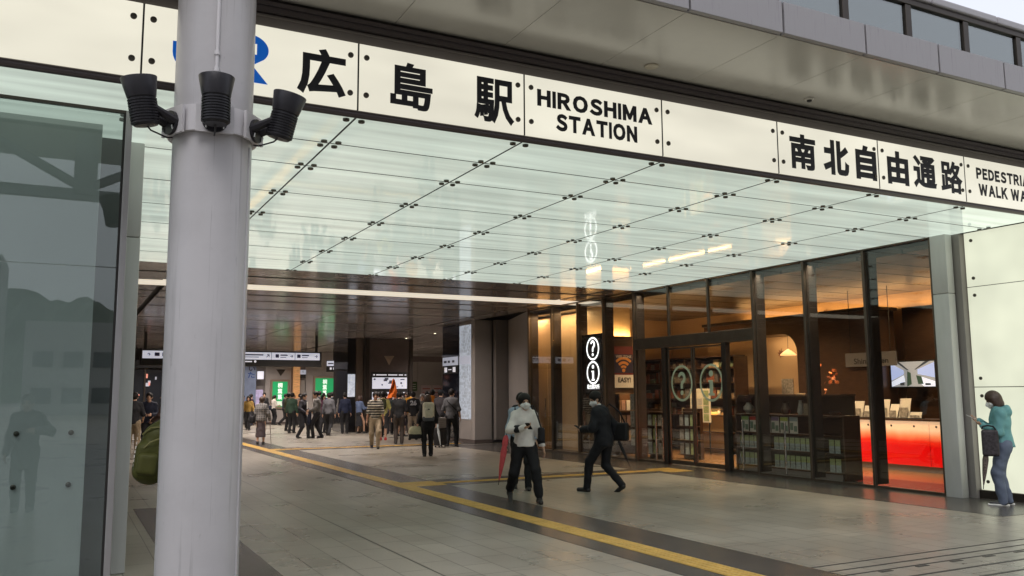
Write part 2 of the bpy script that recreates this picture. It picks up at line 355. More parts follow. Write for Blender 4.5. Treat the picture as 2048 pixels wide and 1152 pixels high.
# roof above so no daylight leaks in
tag(MB().box(-5, 34, 7.45, 52, 4.3, 4.9).build('roof_slab', M_taupe2), 'flat roof deck above the ceilings of the station entrance', 'roof')

# ================================================================= CANOPY
def fascia_mat():
    m = mat('streaked_fascia', (.47, .455, .48), .4)
    n = m.node_tree.nodes; l = m.node_tree.links; b = n['Principled BSDF']
    tc = n.new('ShaderNodeTexCoord'); mp = n.new('ShaderNodeMapping'); mp.inputs['Scale'].default_value = (18, 1, .6); l.new(tc.outputs['Object'], mp.inputs[0])
    nz = n.new('ShaderNodeTexNoise'); nz.inputs['Scale'].default_value = 2.6; nz.inputs['Detail'].default_value = 8; nz.inputs['Roughness'].default_value = .75; l.new(mp.outputs[0], nz.inputs['Vector'])
    cr = n.new('ShaderNodeValToRGB'); cr.color_ramp.elements[0].position = .30; cr.color_ramp.elements[0].color = (.17, .16, .18, 1); cr.color_ramp.elements[1].position = .44; cr.color_ramp.elements[1].color = (.30, .29, .305, 1)
    l.new(nz.outputs['Fac'], cr.inputs['Fac']); l.new(cr.outputs[0], b.inputs['Base Color'])
    return m
M_fascia = fascia_mat()
FY = 5.82
can = thing('canopy', 'grey entrance canopy with rain-streaked white edge panels and a glazed upstand', 'canopy', (6, 6.5, 5.07))
sx = [4.84 + 1.138 * k for k in range(-9, 22)]
for a, b in zip(sx[:-1], sx[1:]):
    MB().bbox(a + .002, b - .002, FY + .035, 7.26, 5.07, 5.10, .001, seg=1).build('soffit_panel', M_soffit, can)
    MB().bbox(a + .013, b - .013, FY - .03, FY + .03, 5.075, 5.395, .003, seg=1).build('fascia_panel', M_fascia, can)
MB().box(sx[0], sx[-1], FY + .031, FY + .3, 5.11, 5.36).build('edge_beam', M_dark, can)
MB().box(sx[0], sx[-1], FY + .3, 7.9, 5.11, 5.3).build('deck', M_taupe2, can)
MB().box(sx[0], sx[-1], 7.26, 7.30, 4.955, 5.035).box(sx[0], sx[-1], 7.235, 7.26, 5.0, 5.035).build('gutter_rail', M_rail, can)
MB().box(sx[0], sx[-1], 7.42, 7.5, 4.9, 5.11).build('back_plate', M_brown, can)
wx = [6.93 + .965 * k for k in range(-10, 14)]
for a, b in zip(wx[:-1], wx[1:]):
    MB().box(a + .045, b - .045, 5.885, 5.897, 5.40, 5.80).build('window_pane', M_glass2, can)
for a in wx:
    MB().bbox(a - .045, a + .045, 5.86, 5.93, 5.396, 5.80, .004, seg=1).build('mullion', M_bronze_d, can)
MB().bbox(wx[0] - .1, wx[-1] + .1, 5.85, 5.94, 5.801, 5.865, .004, seg=1).build('window_head', M_bronze_d, can)
for a, b in zip(sx[:-1], sx[1:]):
    MB().bbox(a + .006, b - .006, 5.82, 7.6, 5.868, 5.96, .02, seg=3).build('coping', mat('grey_coping', (.33, .32, .34), .35, var=.06), can)
MB().box(sx[0], sx[-1], 6.9, 6.95, 5.301, 5.86).build('upstand_back', M_greyp, can)
tag(MB().lathe((5.33, 7.03, 5.07), (0, 0, -1), [(0, .075), (.012, .075), (.018, .066), (.019, 0)], 24).build('speaker_cover', mat('cream_disc', (.42, .38, .30), .5), smooth=True), 'round flat cream ceiling speaker flush in the canopy soffit', 'speaker')
sm = thing('smoke_detector', 'small white domed detector on the canopy soffit near the kanji for road', 'detector', (7.61, 7.03, 5.07))
MB().lathe((7.61, 7.03, 5.07), (0, 0, -1), [(0, .055), (.014, .055), (.02, .04), (.021, 0)], 20).build('base', mat('detector_white', (.5, .48, .44), .5), sm, smooth=True)
MB().lathe((7.61, 7.03, 5.049), (0, 0, -1), [(0, .03), (.014, .028), (.022, .014), (.024, 0)], 16).build('sensor', M_dark, sm, smooth=True)
tag(MB().tube([(10.9, 9.5, 5.0), (10.9, 9.5, 9.5)], [.02, .012], 8).build('antenna', M_greyp), 'thin grey pole standing on the roof against the sky', 'antenna')

# ================================================================= PILLAR AND FLOODLIGHTS
PC = Vector((.872, 6.36)); PR = .272
def pillar_mat():
    m = mat('pillar_paint', (.56, .535, .57), .3)
    n = m.node_tree.nodes; l = m.node_tree.links; b = n['Principled BSDF']
    tc = n.new('ShaderNodeTexCoord')
    def noise(scale, st, det, lo, hi):
        mp = n.new('ShaderNodeMapping'); mp.inputs['Scale'].default_value = st; l.new(tc.outputs['Object'], mp.inputs[0])
        nz = n.new('ShaderNodeTexNoise'); nz.inputs['Scale'].default_value = scale; nz.inputs['Detail'].default_value = det; nz.inputs['Roughness'].default_value = .65; l.new(mp.outputs[0], nz.inputs['Vector'])
        mr = n.new('ShaderNodeMapRange'); mr.inputs['From Min'].default_value = lo; mr.inputs['From Max'].default_value = hi; l.new(nz.outputs['Fac'], mr.inputs['Value']); return mr.outputs[0]
    streak = noise(3, (6, 6, .22), 7, .27, .42); grime = noise(2.0, (1, 1, 1), 6, .25, .6); sc = noise(9, (1.2, 1.2, .5), 9, .27, .34); drip = noise(3, (24, 24, .28), 5, .30, .37)
    def mul(a, f0, prev):
        mr = n.new('ShaderNodeMapRange'); mr.inputs['To Min'].default_value = f0; mr.inputs['To Max'].default_value = 1; l.new(a, mr.inputs['Value'])
        mx = n.new('ShaderNodeMix'); mx.data_type = 'RGBA'; mx.blend_type = 'MULTIPLY'; mx.inputs['Factor'].default_value = 1
        if prev is None: mx.inputs['A'].default_value = (.49, .478, .497, 1)
        else: l.new(prev, mx.inputs['A'])
        l.new(mr.outputs[0], mx.inputs['B']); return mx.outputs['Result']
    c = mul(streak, .66, None); c = mul(grime, .88, c); c = mul(sc, .7, c); c = mul(drip, .62, c); l.new(c, b.inputs['Base Color'])
    return m
pil = thing('pillar', 'round white steel pillar with scuffs and rain streaks in the foreground', 'pillar', (PC.x, PC.y, 0))
MB().tube([(PC.x, PC.y, 0), (PC.x, PC.y, 5.069)], PR, 96).build('shaft', pillar_mat(), pil, smooth=True)
# slim vertical weld ribs either side of the shaft
for a in (-118, -32):
    x, y = PC.x + PR * math.cos(R(a)), PC.y + PR * math.sin(R(a))
    if a == -32: MB().tube([(x, y, .0), (x, y, 3.42)], .009, 8).build('weld_seam', pillar_mat(), pil, smooth=True)
dcam = math.degrees(math.atan2(-PC.y, -PC.x))           # towards the camera side
ca = dcam + 1.5
cx_, cy_ = PC.x + (PR + .012) * math.cos(R(ca)), PC.y + (PR + .012) * math.sin(R(ca))
cond = MB().tube([(cx_, cy_, 3.60), (cx_, cy_, 5.06)], .013, 12)
cond.tube([(cx_, cy_, 4.02), (cx_, cy_, 4.05)], .019, 12).tube([(cx_, cy_, 3.9), (cx_, cy_, 3.93)], .019, 12)
cond.build('conduit', M_white, pil, smooth=True)
# clamp band: eight-sided collar
clamp = MB()
n = 48
ring = []
for z in (3.47, 3.655):
    for r_ in (PR + .003, PR + .035): ring.append([(PC.x + r_ * math.cos(2 * math.pi * k / n), PC.y + r_ * math.sin(2 * math.pi * k / n), z) for k in range(n)])
vs = sum(ring, []); fs = []
for k in range(n):
    q = (k + 1) % n
    fs += [(k, q, n + q, n + k), (2 * n + k, 3 * n + k, 3 * n + q, 2 * n + q), (n + k, n + q, 3 * n + q, 3 * n + k), (k, 2 * n + k, 2 * n + q, q)]
clamp.add(vs, fs)
clamp.build('collar', M_white, pil, smooth=True)
for da in (-58, 0, 58):
    a = R(ca + da); u = Vector((math.cos(a), math.sin(a), 0)); s_ = Vector((-u.y, u.x, 0)); c0 = Vector((PC.x, PC.y, 3.545)) + u * (PR + .036)
    mb = MB(); V = []
    for w, z in ((-.125, -.095), (.125, -.095), (.125, .10), (-.125, .10)):
        for t in (0, .02): V.append(c0 + s_ * w + u * t + Vector((0, 0, z)))
    mb.add(V, [(0, 2, 4, 6), (1, 7, 5, 3), (0, 1, 3, 2), (2, 3, 5, 4), (4, 5, 7, 6), (6, 7, 1, 0)])
    mb.build('mounting_plate', M_white, pil)
M_flood = mat('black_cast_aluminium', (.022, .021, .026), .38, metal=.3, var=.15, vs=8, bump=.1, bs=150)
def floodlight(da, tilt_out, tilt_side, label, reach):
    a = R(ca + da); u = Vector((math.cos(a), math.sin(a), 0)); s_ = Vector((-u.y, u.x, 0)); zz = Vector((0, 0, 1))
    base = Vector((PC.x, PC.y, 3.53)) + u * (PR + .058)
    t = thing('floodlight', label, 'floodlight', base, 0, 'black floodlights on the pillar collar')
    # bracket: round pivot plate and two arms
    br = MB().lathe(base, u, [(0, .085), (.02, .085), (.022, .0)], 24)
    for w in (-.055, .055):
        p0 = base + s_ * w + zz * .0; p1 = base + u * reach + s_ * w + zz * .06
        br.tube([p0, p1], [.034, .026], 8)
    br.build('bracket', M_flood, t, smooth=True)
    bt = MB()
    for w in (-.07, .07): bt.tube([base + u * .024 + s_ * w * .8 + zz * -.06, base + u * .03 + s_ * w * .8 + zz * -.03], .007, 8)
    bt.build('pivot_bolt', M_steel, t, smooth=True)
    ax = (zz + u * tilt_out + s_ * tilt_side).normalized()
    c = base + u * (reach + .035) + zz * .03 - ax * .02
    prof = [(-.08, .0), (-.078, .075), (-.07, .082)]
    z = -.062
    for k in range(9):
        prof += [(z, .094), (z + .010, .095), (z + .0105, .084), (z + .0185, .084)]; z += .019
    prof += [(z, .088), (z + .006, .092)]
    MB().lathe(c, ax, prof, 32).build('finned_housing', M_flood, t, smooth=True)
    top = z + .006
    MB().lathe(c, ax, [(top, .094), (top + .02, .098), (top + .13, .118), (top + .134, .116), (top + .134, .108), (top + .05, .09), (top + .05, 0)], 32).build('hood', M_flood, t, smooth=True)
    MB().tube([c - ax * .07, c - ax * .10 - u * .03, base + u * .03 - zz * .11, base - u * .01 - zz * .10], .006, 8).build('cable', M_flood, t, smooth=True)
    lens = MB().lathe(c, ax, [(top + .056, .0), (top + .057, .09), (top + .062, .088), (top + .063, 0)], 24).build('lens', mat('lens_glass', (.05, .05, .055), .05), t)
floodlight(0, .02, -.01, 'black finned floodlight pointing straight up on the middle of the pillar', .115)
floodlight(-58, .22, 0, 'black finned floodlight tilted left on the pillar collar', .17)
floodlight(58, .26, 0, 'black finned floodlight tilted right in front of the first kanji', .17)

# ================================================================= LEFT GLASS BOX
gb = thing('glass_screen', 'tall tinted glass screen with a frosted inner board at the left of the entrance', 'glass screen', (-2, 8.07, 0))
for x0, x1 in ((-6.4, -3.6), (-3.592, -.76 - .04), (-.792, .365)):
    MB().box(x0, x1, 8.07, 8.082, .06, 2.745).build('pane', M_glass3, gb)
    MB().box(x0, x1, 8.07, 8.082, 2.752, 4.12).build('pane', M_glass3, gb)
MB().bbox(.372, .425, 8.05, 8.20, 0, 4.145, .004, seg=1).build('end_post', mat('pale_anodised_post', (.36, .35, .36), .35, metal=.4, var=.05), gb)
MB().box(.352, .3715, 8.062, 8.1, .0, 4.13).build('seal', M_dark, gb)
MB().box(-6.4, .42, 8.06, 8.10, 4.122, 4.148).build('head_channel', M_bronze_d, gb)
MB().box(-6.4, .37, 8.05, 8.12, 0, .058).build('sill', M_bronze_d, gb)
inner = thing('frosted_board', 'frosted grey-green board behind the tinted glass screen with small steel fixings', 'board', (-1, 8.4, 0))
M_frost = mat('frosted_board_green', (.56, .60, .59), .4, var=.05, vs=1.5)
MB().bbox(-6, .20, 8.42, 8.44, .05, 4.1, .002, seg=1).build('board', M_frost, inner)
for x in (-.33, .08):
    for z in (.9, 1.34): MB().lathe((x, 8.42, z), (0, -1, 0), [(0, .022), (.014, .022), (.02, .012), (.04, .012), (.04, 0)], 12).build('fixing', M_bolt, inner, smooth=True)

tag(MB().box(-6.4, .40, 9.0, 9.04, 0, 4.14).build('screen_back_wall', mat('dim_grey_wall', (.16, .165, .165), .6, var=.05)), 'dim grey wall standing behind the frosted board', 'wall')
def post(x0, x1, y0, y1, label):
    t = thing('cladding_post', label, 'post', ((x0 + x1) / 2, (y0 + y1) / 2, 0), 0, 'white clad posts at the entrance corners')
    MB().bbox(x0, x1, y0, y1, 0, 3.19, .012).build('lower_casing', M_greyw, t, smooth=True)
    MB().bbox(x0, x1, y0, y1, 3.196, 4.146, .012).build('upper_casing', M_greyw, t, smooth=True)
post(.44, .60, 9.05, 9.38, 'white clad post beside the tinted glass screen at the left')
post(12.40, 12.565, 8.82, 9.10, 'white clad post at the near end of the shop front')
# right lit wall
lw = thing('lit_glass_wall', 'backlit cream glass wall behind the woman in the teal jacket', 'wall', (12.7, 7, 0))
for y0, y1 in ((6.9, 8.70), (5.1, 6.89), (3.3, 5.09)):
    for z0, z1 in ((.13, 1.70), (1.712, 3.275), (3.287, 4.15)):
        fx = MB().bbox(12.70, 12.72, y0, y1, z0, z1, .002, seg=1)
        for y in (y0 + .12, y1 - .12):
            for z in (z0 + .13, z1 - .13): fx.lathe((12.70, y, z), (-1, 0, 0), [(0, .026), (.014, .026), (.018, .018), (.019, 0)], 14, 1)
        fx.build('panel', [M_lwall, M_bolt], lw)
MB().box(12.725, 12.76, 3.3, 8.72, .13, 4.15).build('backing', M_dark, lw)
MB().bbox(12.60, 12.76, 8.72, 8.99, 0, 4.148, .004, seg=1).build('jamb', M_greyp, lw)
MB().bbox(12.67, 12.76, 3.3, 8.719, 0, .125, .004, seg=1).build('plinth', M_bronze_d, lw)
# sign-level return of the station sign wall on the right
tag(MB().box(12.75, 20, 7.36, 7.5, 0, 4.15).build('entrance_return_wall', M_greyp), 'grey wall standing behind the lit glass wall at the far right', 'wall')

# ================================================================= SHOP FRONT
FX = 12.45
sf = thing('shop_front', 'bronze framed glass shop front with tall panes and double sliding doors', 'shop front', (FX, 16, 0))
MY = [9.13, 10.48, 11.88, 13.27, 14.65, 16.05, 17.44, 18.80, 20.08, 21.5, 22.87]
for y in MY:
    MB().bbox(FX - .01, FX + .05, y - .028, y + .028, 2.965 if y in (14.65, 16.05) else 0.0, 4.12, .004, seg=1).build('mullion', M_bronze, sf)
    if y not in (14.65, 16.05): MB().bbox(FX + .066, FX + .33, y - .022, y + .022, 0.06, 4.1, .004, seg=1).build('fin', M_bronze_d, sf)
MB().bbox(FX - .02, FX + .07, 9.1, 22.9, 4.121, 4.148, .004, seg=1).build('head_rail', M_bronze, sf)
for a, b in zip(MY[:-1], MY[1:]):
    door = 13.2 < a < 17.4
    z0, z1 = (2.97, 4.118) if door else (.05, 4.118)
    MB().box(FX + .051, FX + .063, a + .03, b - .03, z0, z1).build('pane', M_glass, sf)
    if not door: MB().bbox(FX - .005, FX + .065, a + .03, b - .03, 0, .048, .003, seg=1).build('sill', M_bronze, sf)
# louvred header over the doors
hd = MB().bbox(FX + .0, FX + .12, 13.30, 17.41, 2.70, 2.96, .004, seg=1)
for k in range(6): hd.box(FX - .006, FX + .001, 13.32, 17.39, 2.77 + .03 * k, 2.782 + .03 * k)
hd.build('louvre_header', M_bronze, sf)
for y in (14.2, 16.28): MB().bbox(FX + .0, FX + .13, y - .07, y + .07, 0, 2.699, .004, seg=1).build('door_post', M_bronze_d, sf)
for a, b in ((14.28, 15.28), (15.31, 16.20)):
    dl = MB().bbox(FX + .06, FX + .10, a, a + .045, .03, 2.68, .003, seg=1).bbox(FX + .06, FX + .10, b - .045, b, .03, 2.68, .003, seg=1).bbox(FX + .06, FX + .10, a + .046, b - .046, .03, .12, .003, seg=1).bbox(FX + .06, FX + .10, a + .046, b - .046, 2.64, 2.68, .003, seg=1).build('door_leaf', M_bronze, sf)
    MB().box(FX + .075, FX + .085, a + .047, b - .047, .122, 2.638).build('pane', M_glass, dl)
for a, b in ((13.30, 14.12), (16.36, 17.40)):
    MB().box(FX + .075, FX + .085, a, b, .06, 2.69).build('side_pane', M_glass, sf)
    MB().bbox(FX + .06, FX + .10, a, b, 0, .058, .003, seg=1).build('sill', M_bronze, sf)
M_decal = mat('pale_green_decal', (.50, .60, .46), .5)
def ring(mb, x, cy, cz, r0, r1, th, n=48, ry=1.):
    """flat ring lying in the plane x = const, th thick"""
    vs = []
    for t in (0, th):
        for r in (r0, r1): vs += [(x + t, cy + r * ry * math.cos(2 * math.pi * k / n), cz + r * math.sin(2 * math.pi * k / n)) for k in range(n)]
    fs = []
    for k in range(n):
        q = (k + 1) % n
        fs += [(k, n + k, n + q, q), (2 * n + k, 2 * n + q, 3 * n + q, 3 * n + k), (k, q, 2 * n + q, 2 * n + k), (n + k, 3 * n + k, 3 * n + q, n + q)]
    mb.add(vs, fs)
def question(mb, x, cy, cz, h, th):
    """a question mark drawn in the plane x = const"""
    def band(pts, w):
        L_, R_ = [], []
        for i, p in enumerate(pts):
            a = pts[max(i - 1, 0)]; b = pts[min(i + 1, len(pts) - 1)]; d = math.hypot(b[0] - a[0], b[1] - a[1]); nx, ny = -(b[1] - a[1]) / d, (b[0] - a[0]) / d
            L_.append((cy - (p[0] + nx * w[i]), cz + p[1] + ny * w[i])); R_.append((cy - (p[0] - nx * w[i]), cz + p[1] - ny * w[i]))
        for i in range(len(pts) - 1): mb.prism([L_[i], L_[i + 1], R_[i + 1], R_[i]], 'yz', x, x + th)
    r = h * .19
    pts = [(r * math.cos(R(a)), h * .27 + r * math.sin(R(a))) for a in range(170, -61, -15)] + [(h * .03, h * .06), (0, -h * .03), (0, -h * .20)]
    band(pts, [h * (.055 + .022 * min(1, i / 5)) for i in range(len(pts))])
    mb.lathe((x, cy, cz - h * .38), (1, 0, 0), [(0, h * .10), (th, h * .10)], 20)
def info_i(mb, x, cy, cz, h, th):
    """a serifed letter i drawn in the plane x = const (the viewer looks towards +x, so y runs right to left)"""
    w = h * .21
    pts = [(-1.5, -1), (1.5, -1), (1.5, -.82), (.8, -.78), (.8, .30), (-1.5, .30), (-1.5, .14), (-.8, .10), (-.8, -.78), (-1.5, -.82)]
    mb.prism([(cy - a * w * .62, cz + b * h * .5) for a, b in pts], 'yz', x, x + th)
    mb.lathe((x, cy, cz + h * .42), (1, 0, 0), [(0, w * .62), (th, w * .62)], 20)
for cy, ch in ((15.69, '?'), (14.68, 'i')):
    o = MB(); ring(o, FX + .056, cy, 1.86, .36, .41, .003, ry=.92)
    (info_i if ch == 'i' else question)(o, FX + .056, cy, 1.84, .52, .003)
    d = o.build('question_mark_sticker' if ch == '?' else 'information_sticker', M_decal)
    tag(d, 'large pale green %s in a ring on the sliding glass door' % ('question mark' if ch == '?' else 'letter i'), 'sticker')
# lit information sign in the window
M_lit = mat('lit_white_sign', (.8, .8, .8), .4, emis=(.93, .97, 1.), es=1.8)
isg = thing('information_sign', 'lit white question mark and i in rings on a dark board in the window', 'sign', (FX, 19.4, 2.4))
MB().bbox(FX + .09, FX + .15, 18.92, 19.98, .6, 3.22, .004, seg=1).build('board', mat('sign_board_black', (.02, .018, .016), .25), isg)
o = MB(); ring(o, FX + .084, 19.44, 2.83, .262, .31, .004); ring(o, FX + .084, 19.44, 2.19, .262, .31, .004)
o.build('lit_ring', M_lit, isg)
o = MB(); info_i(o, FX + .084, 19.44, 2.18, .40, .004); o.build('lit_letter', M_lit, isg)
o = MB(); question(o, FX + .084, 19.44, 2.83, .42, .004); o.build('lit_symbol', M_lit, isg)
letters('lit_caption', '総合案内所', M_lit, isg, (FX + .088, 19.74, 1.755), (0, -1, 0), (0, 0, 1), .60, .13, .02)
for y, lab in ((13.88, 'right of the open door'), (12.69, 'in front of the leaflet rack'), (16.86, 'left of the pair near the dark suit'), (16.60, 'just left of the sliding door')):
    t = thing('guard_post', 'slim steel guard post standing inside the glass ' + lab, 'guard post', (12.62, y, 0), 0, 'guard posts inside the shop glass')
    MB().tube([(12.62, y, .02), (12.62, y, 1.03)], .022, 12).build('post', M_steel, t, smooth=True)
    MB().lathe((12.62, y, 0.004), (0, 0, 1), [(0, .05), (.016, .05), (.02, .03), (.021, 0)], 16).build('foot', M_steel, t, smooth=True)
    MB().lathe((12.62, y, 1.031), (0, 0, 1), [(0, .024), (.02, .024), (.03, .012), (.031, 0)], 12).build('cap', M_steel, t, smooth=True)

# ================================================================= SHOP INTERIOR
M_sfloor = mat('warm_shop_floor', (.30, .17, .085), .22, var=.14, vs=3, stretch=(1, .25, 1))
M_sceil = mat('dark_shop_ceiling', (.10, .08, .065), .3, metal=.3)
struct(MB().box(FX + .07, 18.4, 9.0, 22.9, -.1, .003).box(12.9, 13.3, 22.9, 24.6, -.1, .0052).build('shop_floor', M_sfloor))
sc_ = MB()
for k in range(15): sc_.box(FX + .34, 18.4, 9.0 + k * .95, 9.90 + k * .95, 4.02, 4.10)
sc_.build('shop_ceiling', M_sceil); tag(bpy.data.objects['shop_ceiling'], 'dark slatted ceiling inside the shop', 'ceiling')
tag(MB().box(18.0, 18.2, 9.0, 23.0, 0, 4.14).build('shop_back_wall', M_beige), 'warm beige back wall of the shop glowing above the dark fascia', 'wall')
tag(MB().box(FX + .34, 18.4, 8.80, 8.99, 0, 4.14).build('shop_end_wall', M_wood), 'dark end wall of the shop beside the counter', 'wall')
tag(MB().box(14.0, 18.2, 23.01, 23.2, 0, 4.14).build('shop_far_wall', M_beige), 'beige far end wall of the shop', 'wall')
# dark fascia with the rounded arch
ar = thing('arched_bulkhead', 'dark wooden bulkhead with a rounded arch over the beige recess', 'bulkhead', (16.5, 16, 0))
poly = [(13.72, 0.0), (16.05, 0.0), (16.05, 2.62)] + arc(16.55, 2.62, .5, .52, 180, 90, 10)[1:] + [(19.6, 3.14), (19.6, 3.52), (13.72, 3.52)]
MB().prism(poly, 'yz', 16.5, 17.25).build('frame', M_wood, ar)
MB().box(16.42, 17.3, 13.66, 19.6, 3.523, 3.60).build('cornice', mat('black_brown_edge', (.02, .014, .01), .4), ar)
tag(MB().box(17.3, 17.36, 16.05, 20.4, 0, 3.50).build('recess_wall', M_beige), 'beige panel wall behind the arch', 'wall')
tag(MB().box(17.45, 17.6, 9.0, 13.65, 0, 3.60).build('counter_back_wall', M_wood), 'dark wooden wall behind the reception counter', 'wall')
# counter
ct = thing('reception_counter', 'reception counter with a glowing front fading from cream to red', 'counter', (15.8, 12.5, 0))
m = bpy.data.materials.new('red_gradient_lightbox'); m.use_nodes = True; MATS['red'] = m
n_ = m.node_tree.nodes; l_ = m.node_tree.links; b_ = n_['Principled BSDF']
tc_ = n_.new('ShaderNodeTexCoord'); sp_ = n_.new('ShaderNodeSeparateXYZ'); l_.new(tc_.outputs['Object'], sp_.inputs[0])
nz_ = n_.new('ShaderNodeTexNoise'); nz_.inputs['Scale'].default_value = 2.; l_.new(tc_.outputs['Object'], nz_.inputs['Vector'])
ad_ = n_.new('ShaderNodeMath'); ad_.operation = 'MULTIPLY_ADD'; ad_.inputs[1].default_value = .12; l_.new(nz_.outputs['Fac'], ad_.inputs[0]); l_.new(sp_.outputs['Z'], ad_.inputs[2])
cr_ = n_.new('ShaderNodeValToRGB'); e_ = cr_.color_ramp.elements
e_[0].position = .58; e_[0].color = (.62, .004, .004, 1); e_[1].position = 1.08; e_[1].color = (.9, .62, .40, 1)
for p_, c_ in ((.68, (.74, .03, .012, 1)), (.80, (.82, .27, .12, 1))):
    k_ = e_.new(p_); k_.color = c_
e_[-1].position = .93
l_.new(ad_.outputs[0], cr_.inputs['Fac']); l_.new(cr_.outputs[0], b_.inputs['Emission Color']); b_.inputs['Emission Strength'].default_value = .6
l_.new(cr_.outputs[0], b_.inputs['Base Color']); b_.inputs['Roughness'].default_value = .15
for y0, y1 in ((10.9, 11.73), (11.745, 12.85), (12.86, 14.05)):
    fx = MB().bbox(15.60, 15.62, y0, y1, .13, 1.035, .003, seg=1).build('front_panel', m, ct)
    for k in (.3, .8): MB().lathe((15.60, y0 + (y1 - y0) * k, .93), (-1, 0, 0), [(0, .022), (.01, .022), (.012, 0)], 12).build('fixing', M_dark, fx, smooth=True)
MB().bbox(15.57, 16.35, 10.88, 14.07, 1.04, 1.075, .004).build('worktop', M_wood, ct)
MB().box(15.625, 16.3, 10.92, 14.03, .13, 1.038).build('body', M_wood, ct)
MB().box(15.66, 16.25, 10.95, 14.0, .004, .129).build('kick_plinth', M_greyp, ct)
M_paper = mat('white_card', (.74, .72, .67), .6)
M_paperg = mat('printed_card', (.36, .34, .31), .6, var=.5, vs=18)
def holder(y, w, h, lab, tilt=.10):
    t = thing('leaflet_stand', lab, 'leaflet stand', (15.8, y, 1.076), 0, 'leaflet stands on the counter')
    v = [(15.74, y - w / 2, 1.076), (15.74, y + w / 2, 1.076), (15.74 + tilt, y + w / 2, 1.076 + h), (15.74 + tilt, y - w / 2, 1.076 + h)]
    v2 = [(a + .012, b, c) for a, b, c in v]
    MB().add(v + v2, [(0, 1, 2, 3), (4, 7, 6, 5), (0, 4, 5, 1), (1, 5, 6, 2), (2, 6, 7, 3), (3, 7, 4, 0)]).build('card', M_paper, t)
    MB().box(15.72, 15.86, y - w / 2, y + w / 2, 1.076, 1.09).build('base', M_dark, t)
    MB().box(15.72 + tilt * .15, 15.735 + tilt * .15, y - w * .38, y + w * .38, 1.10, 1.076 + h * .55).build('leaflet', M_paperg, t)
holder(13.62, .26, .36, 'tall white leaflet stand at the far end of the red counter'); holder(13.35, .22, .26, 'middle white leaflet stand of the far trio on the counter', .08); holder(13.86, .2, .2, 'low white leaflet stand at the far left of the counter', .06)
holder(12.92, .22, .40, 'dark framed leaflet stand just right of the window fin on the counter'); holder(12.70, .22, .30, 'grey printed leaflet stand in the near group on the counter', .12); holder(12.42, .26, .42, 'tallest leaflet stand on the counter near the screen'); holder(12.15, .28, .14, 'low wide card standing in front of the tallest leaflet stand', .05)
# screen and hanging board
tv = thing('television', 'flat screen showing a bright railway carriage interior on the dark wall', 'television', (17, 13.1, 2))
MB().bbox(16.97, 17.02, 12.5, 13.68, 1.72, 2.34, .006).build('bezel', M_dark, tv); MB().box(17.02, 17.45, 13.0, 13.2, 1.95, 2.1).build('bracket', M_dark, tv)
def emat(name, c, s): return mat(name, c, .4, emis=c, es=s)
def pol(mb, pts, x, mi): mb.prism(pts, 'yz', x, x + .002, mi)
sm_ = [emat('screen_blue', (.42, .52, .85), .85), emat('screen_dark', (.05, .06, .07), .5), emat('screen_grey', (.42, .44, .46), .6), emat('screen_green', (.05, .09, .06), .6), emat('screen_white', (.75, .82, 1.), .9)]
sc_mb = MB(); sc_mb.box(16.966, 16.969, 12.53, 13.65, 1.75, 2.31, 2)
Y = lambda u: 13.65 - u * 1.12
Z = lambda v: 1.75 + v * .56
for pts, mi in (([(0, .25), (0, .95), (.30, .65), (.30, .50)], 0), ([(0, .0), (0, .2), (.30, .46), (.32, .2)], 4), ([(1, .35), (1, .95), (.62, .68), (.62, .5)], 0), ([(1, 0), (1, .2), (.65, .42), (.62, .2), (.75, 0)], 4),
                ([(.12, 1), (.38, .66), (.42, .66), (.2, 1)], 1), ([(.9, 1), (.58, .68), (.55, .68), (.8, 1)], 1), ([(.36, 0), (.38, .62), (.46, .55), (.47, .1)], 3), ([(.62, .1), (.58, .45), (.70, .40), (.74, .1)], 3),
                ([(.2, .05), (.2, .15), (.3, .18), (.3, .05)], 1), ([(.78, .05), (.78, .14), (.9, .12), (.9, .05)], 1)):
    pol(sc_mb, [(Y(a), Z(b)) for a, b in pts], 16.9625 + .0004 * mi, mi)
sc_mb.build('picture', sm_, tv)
hb = thing('hanging_board', 'grey hanging board lettered Shinkansen beside the screen', 'sign', (17, 14, 2.4))
hb.location = (16.44, 14, 2.4)
MB().bbox(16.40, 16.44, 13.05, 14.45, 2.22, 2.54, .003, seg=1).build('board', mat('board_grey', (.16, .16, .17), .4), hb)
letters('lettering', 'Shinkansen', M_black, hb, (16.396, 14.2, 2.28), (0, -1, 0), (0, 0, 1), .95, .13, .01)
for y in (13.2, 14.3): MB().tube([(16.42, y, 2.541), (16.42, y, 4.02)], .008, 6).build('hanger', M_dark, hb)
# leaflet rack behind the glass
rk = thing('leaflet_rack', 'dark wooden leaflet rack with a rounded display case on top', 'rack', (13, 12.9, 0))
MB().box(13.02, 13.22, 11.45, 14.28, .12, 1.17).build('back_panel', M_wood, rk)
for z in (.12, .47, .80, 1.17): MB().bbox(12.80, 13.02, 11.45, 14.28, z, z + .03, .003, seg=1).build('shelf', M_wood, rk)
MB().box(12.82, 13.2, 11.5, 14.25, .005, .119).build('plinth', M_greyp, rk)
for y in (11.42, 14.285): MB().bbox(12.80, 13.24, y - .02, y + .02, .01, 1.2, .003, seg=1).build('side_panel', M_wood, rk)
MB().prism([(14.28, 1.2)] + [(14.28, 1.42)] + arc(14.12, 1.42, .16, .18, 0, 90, 8)[1:] + [(11.45, 1.60), (11.45, 1.57)] + arc(14.10, 1.42, .14, .15, 90, 0, 8) + [(14.24, 1.2)], 'yz', 12.80, 13.22).build('case_frame', M_wood, rk)
MB().box(13.19, 13.215, 11.47, 14.22, 1.201, 1.565).build('case_back', mat('case_back_brown', (.10, .06, .035), .5), rk)
cc = [(.35, .5, .2), (.5, .06, .05), (.55, .36, .12), (.30, .22, .34), (.45, .5, .12), (.35, .4, .42), (.42, .06, .08)]
